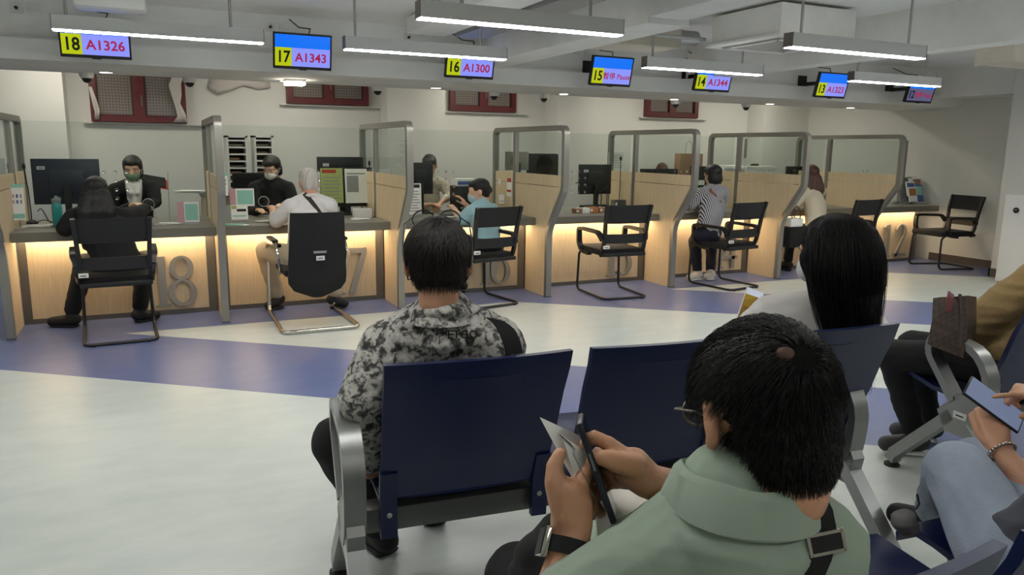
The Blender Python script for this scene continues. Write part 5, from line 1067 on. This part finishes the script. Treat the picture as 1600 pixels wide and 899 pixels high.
# bay 17
t = thing('document_rack', 'white-framed wall rack with many narrow paper slots behind counter 17', 'rack', (1.1, 8.9, .4))
for s, (a, b_) in enumerate(((352, 390), (395, 430))):
    p, q = at(a, 212, Y=9.0), at(b_, 300, Y=9.0)
    fr = MB().box((p.x, 8.95, .3), (p.x+.025, 9.25, p.z)).box((q.x-.025, 8.95, .3), (q.x, 9.25, p.z)).box((p.x, 8.95, p.z-.02), (q.x, 9.25, p.z)); part('rack_frame', fr, G['white_plastic'], t, smooth=False); part('rack_back', MB().box((p.x+.025, 9.2, .3), (q.x-.025, 9.24, p.z-.02)), mat('rack_dark', (74, 58, 52), .8), t, smooth=False)
    for k in range(14): z = p.z-.06-k*.075; part('slot_shelf', MB().box((p.x+.025, 8.95, z), (q.x-.025, 9.2, z+.016)), G['paper'], t, smooth=False)
    for k in range(13):
        z = p.z-.06-k*.075
        if (k*7+s*3) % 5 != 2: part('paper_stack', MB().box((p.x+.03, 9.0, z-.055), (q.x-.05-.02*(k % 3), 9.19, z-.03-.01*(k % 2))), G['kraft' if k % 3 else 'board_grey'], t, smooth=False)
panel_sign('notice_stand', 'white notice with small icons and mint header left of counter 17', 'notice', 340, 357, 270, 306, 7.15, [(0, .86, 1, 1, 'mint_paper', 'header_band')]+icons)
panel_sign('leaflet_holder', 'pink and mint leaflet holder on counter 17 behind the notices', 'leaflets', 358, 398, 295, 322, 7.25, [(0, 0, .25, 1, 'pink_print', 'pink_column'), (.3, .1, .95, .9, 'mint_paper', 'printed_block')])
t = panel_sign('notice_card', 'pale card with lime stripe and Chinese heading on counter 17', 'notice', 341, 388, 321, 343, 7.0, [(.0, 0, .42, 1, 'grey_print', 'grey_half'), (.44, .72, .62, .95, 'lime_paper', 'lime_patch'), (.62, .55, .94, .72, 'ink', 'heading'), (.46, .2, .94, .3, 'mint_paper', 'text_line')])
heap('mint green leaflets lying at the left of counter 17', 366, 347, 6.86, 3, .22, .08, 3, mats=('mint_paper', 'paper'))
heap('white papers on counter 17 in front of the staff member', 418, 334, 7.1, 3, .16, .08, 5)
monitor('black monitor seen from behind with two sheets hung on it at counter 17', 500, 582, 262, 322, 7.66)
panel_sign('notice_sheet', 'yellow-green printed sheet with red heading beside the white-haired person', 'notice', 501, 537, 263, 317, 7.595, [(.06, .86, .7, .96, 'poster_red', 'heading')]+[(.08, .12+.1*k, .9-.1*(k % 2), .15+.1*k, 'grey_print', 'text_line') for k in range(7)], m='lime_paper', base=False)
panel_sign('notice_sheet', 'pale grey-green printed sheet to the right of the yellow-green one', 'notice', 539, 575, 264, 317, 7.595, [(.08, .32, .6, .8, 'grey_print', 'printed_block'), (.08, .84, .9, .88, 'grey_print', 'text_line')], base=False)
monitor('dark monitor standing higher behind the sheets at counter 17', 495, 568, 245, 268, 7.81, sticker=(.18, .45))
mic('gooseneck microphone in front of the partition at counter 17', 577, 255, 7.55)
solo('card_box', bxp(MB(), at(566, 335, Y=7.3).x, 7.3, WZ, .17, .1, .085, bev=.003), G['white_plastic'], 'small pale box at the right end of counter 17', 'box')
heap('scattered leaflets at the right end of counter 17', 565, 340, 7.0, 5, .15, .08, 12)
def back_chair(label, px, py, y):
    c = at(px, py, Y=y); t = thing('staff_chair', label, 'chair', (c.x, y, 0)); part('backrest', MB().box((c.x-.22, y-.03, c.z-.45), (c.x+.22, y+.03, c.z), bev=.03), G['black_fabric'], t); part('seat', MB().box((c.x-.24, y-.5, .44), (c.x+.24, y-.03, .5), bev=.025), G['black_fabric'], t); part('back_support', MB().box((c.x-.03, y+.03, .42), (c.x+.03, y+.05, c.z-.3)), G['black_plastic'], t)
    part('gas_lift', MB().cyl((c.x, y-.25, .08), (c.x, y-.25, .44), .025), G['chrome'], t)
    for k in range(5): a = 2*pi*k/5; l = part('base_spoke', MB().cyl((c.x, y-.25, .08), (c.x+.28*cos(a), y-.25+.28*sin(a), .06), .016), G['black_plastic'], t); part('castor', MB().ell((c.x+.28*cos(a), y-.25+.28*sin(a), .03), .028), G['rubber'], l)
back_chair('black staff chair behind the person leaning at counter 17', 396, 270, 8.6); back_chair('grey office chair behind the glass between counters 16 and 15', 848, 240, 8.6); back_chair('black staff chair behind counter 13', 1190, 256, 9.45)
# bay 16
monitor('black monitor seen from behind at counter 16', 636, 676, 254, 303, 7.6, sticker=None)
panel_sign('notice_sheet', 'white printed notice with black heading left at counter 16', 'notice', 637, 659, 287, 335, 7.2, [(.1, .86, .9, .97, 'ink', 'heading')]+[(.1, .1+.09*k, .9-.1*(k % 3), .13+.09*k, 'grey_print', 'text_line') for k in range(8)])
t = thing('keyboard', 'black keyboard on counter 16 under the staff member\'s hands', 'keyboard', at(677, 330, Z=WZ)); k_ = at(676, 331, Z=WZ); part('keyboard_body', bxp(MB(), k_.x, 7.14, WZ, .3, .11, .014, 4, bev=.003), G['black_plastic'], t)
kk = MB()
for r in range(4):
    for c in range(12): bxp(kk, k_.x-.125+c*.0225, 7.105+r*.023, WZ+.0145, .018, .018, .005, 0)
part('keys', kk, mat('key_grey', (54, 54, 56), .5), t, smooth=False)['kind'] = 'stuff'
t = thing('printer', 'dark printer with blue and white boxes on top behind counter 16', 'printer', at(726, 320, Y=7.75)); p, q = at(706, 290, Y=7.75), at(740, 324, Y=7.75); part('printer_body', MB().box((p.x, 7.55, WZ+.001), (q.x+.02, 7.82, p.z), bev=.01), G['black_plastic'], t); part('output_tray', MB().box((p.x+.02, 7.5, WZ+.04), (q.x, 7.56, WZ+.055)), G['board_grey'], t)
t = thing('supply_box', 'blue and white box standing on the dark printer behind counter 16', 'box', (p.x+.1, 7.7, p.z)); part('box_body', MB().box((p.x+.01, 7.6, p.z+.001), (q.x-.01, 7.8, p.z+.075)), G['white_plastic'], t, smooth=False); part('blue_print', MB().box((p.x+.012, 7.597, p.z+.015), (q.x-.03, 7.6, p.z+.05)), G['blue_print'], t, smooth=False)
heap('white papers spread on counter 16 before the boy-cut person', 705, 333, 6.98, 4, .24, .12, 21)
p = at(781, 300, Y=7.05); t = thing('desk_fan', 'small round black desk fan beside the partition at counter 16', 'fan', p); part('fan_head', MB().lathe([(.001, -.02), (.045, -.02), (.05, 0), (.045, .02), (.001, .02)], 20, T(p.x-.05, 7.25, p.z+.01) @ RX(R(80))), G['black_plastic'], t); part('fan_stand', MB().cyl((p.x-.05, 7.25, WZ), (p.x-.05, 7.25, p.z-.03), .012), G['black_plastic'], t)
panel_sign('leaflet_holder', 'tilted white leaflet stack beside the small black fan at counter 16', 'leaflets', 778, 790, 304, 318, 7.1, [(.1, .2, .9, .3, 'grey_print', 'text_line')], rz=30)
x3 = XD(3)-.0175
t = thing('wall_notice', 'red and white notice stuck on the wooden partition right of counter 16', 'notice', (x3, 7.4, 1.05)); part('notice_sheet', MB().box((x3-.003, 7.36, .94), (x3, 7.47, 1.14)), G['paper'], t, smooth=False); part('red_heading', MB().box((x3-.0045, 7.365, 1.09), (x3-.003, 7.465, 1.135)), G['poster_red'], t, smooth=False); part('red_band', MB().box((x3-.0045, 7.365, .985), (x3-.003, 7.465, 1.01)), G['poster_red'], t, smooth=False)
solo('light_switch', MB().box((x3-.01, 7.62, 1.05), (x3, 7.69, 1.11), bev=.003), G['white_plastic'], 'small cream switch on the wooden partition right of counter 16', 'switch')
monitor('grey monitor seen through the glass partition right of counter 16', 790, 825, 237, 266, 7.81, m='board_grey')
solo('carton', bxp(MB(), at(822, 262, Y=8.1).x, 8.1, .98, .12, .12, .14, 12, bev=.004), mat('pale_blue_box', (150, 165, 178), .6), 'small pale blue carton behind the glass partition right of counter 16', 'box') if False else None
# bay 15
monitor('black monitor with white sticker seen from behind at counter 15', 905, 953, 257, 303, 7.55, sticker=(.2, .78))
mic('gooseneck microphone right of the monitor at counter 15', 970, 248, 7.5)
for i, (a, b_, c, d, y, m_, nm, lb) in enumerate(((909, 930, 314, 323, 7.3, 'black_plastic', 'card_reader', 'small black device under the monitor at counter 15, left one'), (932, 949, 314, 323, 7.32, 'black_plastic', 'card_reader', 'small black device under the monitor at counter 15, right one'),
    (897, 908, 322, 329, 7.1, 'kraft', 'stamp_box', 'small kraft box at the front of counter 15, leftmost'), (908, 919, 322, 330, 7.08, 'white_plastic', 'stamp_box', 'small white box at the front of counter 15'), (919, 932, 321, 330, 7.08, 'orange_box', 'stamp_box', 'small brown-orange box at the front of counter 15'), (934, 948, 321, 329, 7.1, 'kraft', 'stamp_box', 'small kraft box at the front of counter 15, right one'),
    (958, 975, 305, 320, 7.4, 'board_grey', 'telephone', 'dark grey telephone at the right of counter 15'))):
    p, q = at(a, c, Y=y), at(b_, d, Y=y); z0 = WZ+.001; h = max(.03, p.z-q.z); zz = z0+(.032 if c < 318 and nm == 'card_reader' else 0); t = thing(nm, lb, 'device' if nm == 'card_reader' else 'telephone' if nm == 'telephone' else 'box', (p.x, y, WZ)); part('body', MB().box((p.x, y-.04, z0), (q.x, y+.05, z0+h), bev=.003), G[m_], t); part('label_patch', MB().box((p.x+.01, y-.042, z0+h*.3), (p.x+.035, y-.04, z0+h*.75)), G['sticker'], t, smooth=False)
t = thing('document_folders', 'flat black folders and papers lying at the left of counter 15', 'folders', at(885, 325, Z=WZ))
for k in range(3): part('folder', bxp(MB(), at(888, 324, Z=WZ).x-.04, 7.25, WZ+.001+k*.013, .3, .2, .012, -8+7*k, bev=.002), G['black_plastic' if k < 2 else 'paper'], t)
cable('looped black cable on the partition right of counter 15', [(4.55, 7.5, WZ+.01), (4.58, 7.45, WZ+.2), (4.72, 7.5, WZ+.26), (4.8, 7.6, WZ+.28), (4.86, 7.65, WZ+.24)]); cable('black arching cable behind the monitor at counter 15', [(4.35, 7.6, WZ+.3), (4.5, 7.5, WZ+.32), (4.62, 7.45, WZ+.18), (4.6, 7.45, WZ+.01)], .006)
panel_sign('wall_calendar', 'white calendar sheet standing behind counter 15 at the partition', 'calendar', 952, 975, 238, 268, 7.8, [(.1, .2+.12*k, .9, .22+.12*k, 'grey_print', 'text_line') for k in range(6)], base=False)
monitor('low wide black monitor top edge behind the wooden partition right of counter 15', 1001, 1057, 264, 285, 8.95, zb=.93)
p, q = at(1059, 240, Y=9.0), at(1092, 274, Y=9.0); t = thing('paper_bag', 'brown paper carrier bag with rope handles behind counter 14', 'bag', (p.x, 9, .93)); part('bag_body', MB().box((p.x, 8.93, .931), (q.x, 9.07, p.z), bev=.004), G['kraft'], t); part('bag_handle', MB().tube([(p.x+.08, 8.93, p.z-.01), (p.x+.09, 8.93, p.z+.14), (p.x+.14, 8.93, p.z+.18), (p.x+.19, 8.93, p.z+.14), (p.x+.2, 8.93, p.z-.01)], .004, 6), G['kraft'], t)
# bay 14
p = at(1091, 290, Y=7.6)
t = thing('card_terminal', 'white and black terminal stack left of the person in stripes', 'device', (p.x, 7.6, WZ)); part('terminal_body', MB().box((p.x-.08, 7.55, WZ+.001), (p.x+.1, 7.68, at(1091, 260, Y=7.6).z), bev=.006), G['black_plastic'], t); part('upper_face', MB().box((p.x-.07, 7.545, 1.03), (p.x+.05, 7.55, 1.09)), G['white_plastic'], t, smooth=False); part('lower_face', MB().box((p.x-.07, 7.545, .9), (p.x+.07, 7.55, 1.0)), G['sticker'], t, smooth=False)
heap('white papers under the arm of the person in stripes on counter 14', 1094, 329, 6.92, 3, .2, .1, 31)
t = thing('folded_jacket', 'bright pink garment on the lap of the person in stripes', 'garment', at(1084, 365, Y=6.7)); p = at(1088, 364, Y=6.72); link('cloth', blob(MB().cap(p, p+V((.12, .02, -.005)), .03, .04, (0, 0, 1), .7), .008, 3, cloth_disp(.01, 30)), mat('hot_pink', (226, 44, 104), .8), t)
st = MB(); p, q = at(1122, 240, Y=9.0), at(1154, 268, Y=9.0)
for k in range(3): t = thing('towel_pack', 'white soft pack in the stack behind counter 14, %s' % ('bottom', 'middle', 'top')[k], 'pack', (p.x+.15, 9, .93+.11*k)); part('pack_body', MB().box((p.x+.03*(k == 2), 8.88, .931+.105*k), (q.x, 9.12, .931+.105*k+.1), bev=.03), G['white_plastic'], t); part('pack_seam', MB().box((p.x+.06, 8.876, .98+.105*k), (q.x-.05, 8.88, .984+.105*k)), G['grey_print'], t, smooth=False)
t = thing('framed_notice', 'grey framed notice on the back wall above counter 13', 'notice', at(1178, 232, Y=9.73)); p, q = at(1166, 217, Y=9.72), at(1190, 247, Y=9.72); part('frame', MB().box((p.x, 9.72, q.z), (q.x, 9.75, p.z)), G['board_grey'], t, smooth=False); part('sheet', MB().box((p.x+.02, 9.715, q.z+.02), (q.x-.02, 9.72, p.z-.02)), G['grey_print'], t, smooth=False)
t = thing('storage_box', 'long white box on the back desk behind counter 13', 'box', at(1178, 266, Y=8.95)); p, q = at(1160, 260, Y=8.95), at(1203, 273, Y=8.95); part('box_body', MB().box((p.x, 8.85, .931), (q.x, 9.1, p.z), bev=.004), G['white_plastic'], t); part('box_lid', MB().box((p.x-.005, 8.845, p.z-.03), (q.x+.005, 9.105, p.z+.004)), G['paper'], t, smooth=False)
monitor('dark monitor with white sticker behind the partition at counter 13', 1229, 1256, 260, 284, 7.81, sticker=(.35, .7))
# bay 13
mic('gooseneck microphone right of the long brown-haired person at counter 13', 1293, 262, 7.45)
p = at(1240, 375, Y=6.55); t = thing('tote_bag', 'black tote bag with looped handles hanging beside counter 13', 'bag', (p.x, 6.55, .3)); part('bag_body', MB().box((p.x-.16, 6.45, .36), (p.x+.05, 6.6, .60), bev=.03), G['cloth_black'], t); part('bag_top', MB().box((p.x-.15, 6.46, .60), (p.x+.04, 6.59, .70), bev=.02), G['white_plastic'], t)
for yy in (6.48, 6.57): part('bag_handle', MB().tube([(p.x-.12, yy, .69), (p.x-.13, yy, .78), (p.x-.06, yy, .84), (p.x+.01, yy, .78), (p.x, yy, .69)], .008, 6), mat('wood_brown', (96, 62, 40), .5), t)
heap('white papers on counter 13 before the long brown-haired person', 1262, 318, 6.95, 3, .2, .1, 41)
# bay 12
t = thing('leaflet_rack', 'tilted clear rack full of coloured leaflets at the right end of counter 12', 'leaflet rack', at(1440, 318, Y=7.0))
M0 = T(at(1436, 300, Y=7.1).x, 7.15, WZ) @ RX(R(-14))
part('rack_back', MB().box((-.2, .06, 0), (.2, .065, .38), M0), G['alu_light'], t, smooth=False); part('rack_tray', MB().box((-.2, -.08, .0), (.2, .065, .012), M0), G['alu_light'], t, smooth=False)
for k, (x, z, w_, h_, m1, m2) in enumerate(((-.17, .02, .16, .2, 'orange_box', 'paper'), (-.17, .10, .17, .2, 'blue_print', 'paper'), (.0, .02, .17, .24, 'mint_paper', 'blue_print'), (.02, .1, .17, .27, 'kraft', 'paper'), (-.04, .16, .18, .22, 'paper', 'grey_print'))):
    y = -.06+.022*k; lf = part('leaflet_stack', MB().box((x, y, z), (x+w_, y+.012, z+h_), M0), G[m2], t, smooth=False); part('cover_print', MB().box((x+.01, y-.001, z+h_*.4), (x+w_-.01, y, z+h_*.9), M0), G[m1], lf, smooth=False)
t = thing('tape_coil', 'small coil of cable on counter 12 beside the leaflet rack', 'cable', at(1400, 313, Z=WZ)); c = V((9.05, 7.0, WZ)); part('coil', MB().tube([(c.x+.05*cos(a), c.y+.04*sin(a)+.1, WZ+.006+.004*k) for k, a in enumerate([2*pi*j/12 for j in range(30)])] if False else [(c.x+.05*cos(2*pi*j/14), c.y+.1+.04*sin(2*pi*j/14), WZ+.006+.0012*j) for j in range(36)], .004, 6), G['board_grey'], t)
bpy.data.scenes.remove(WORK)
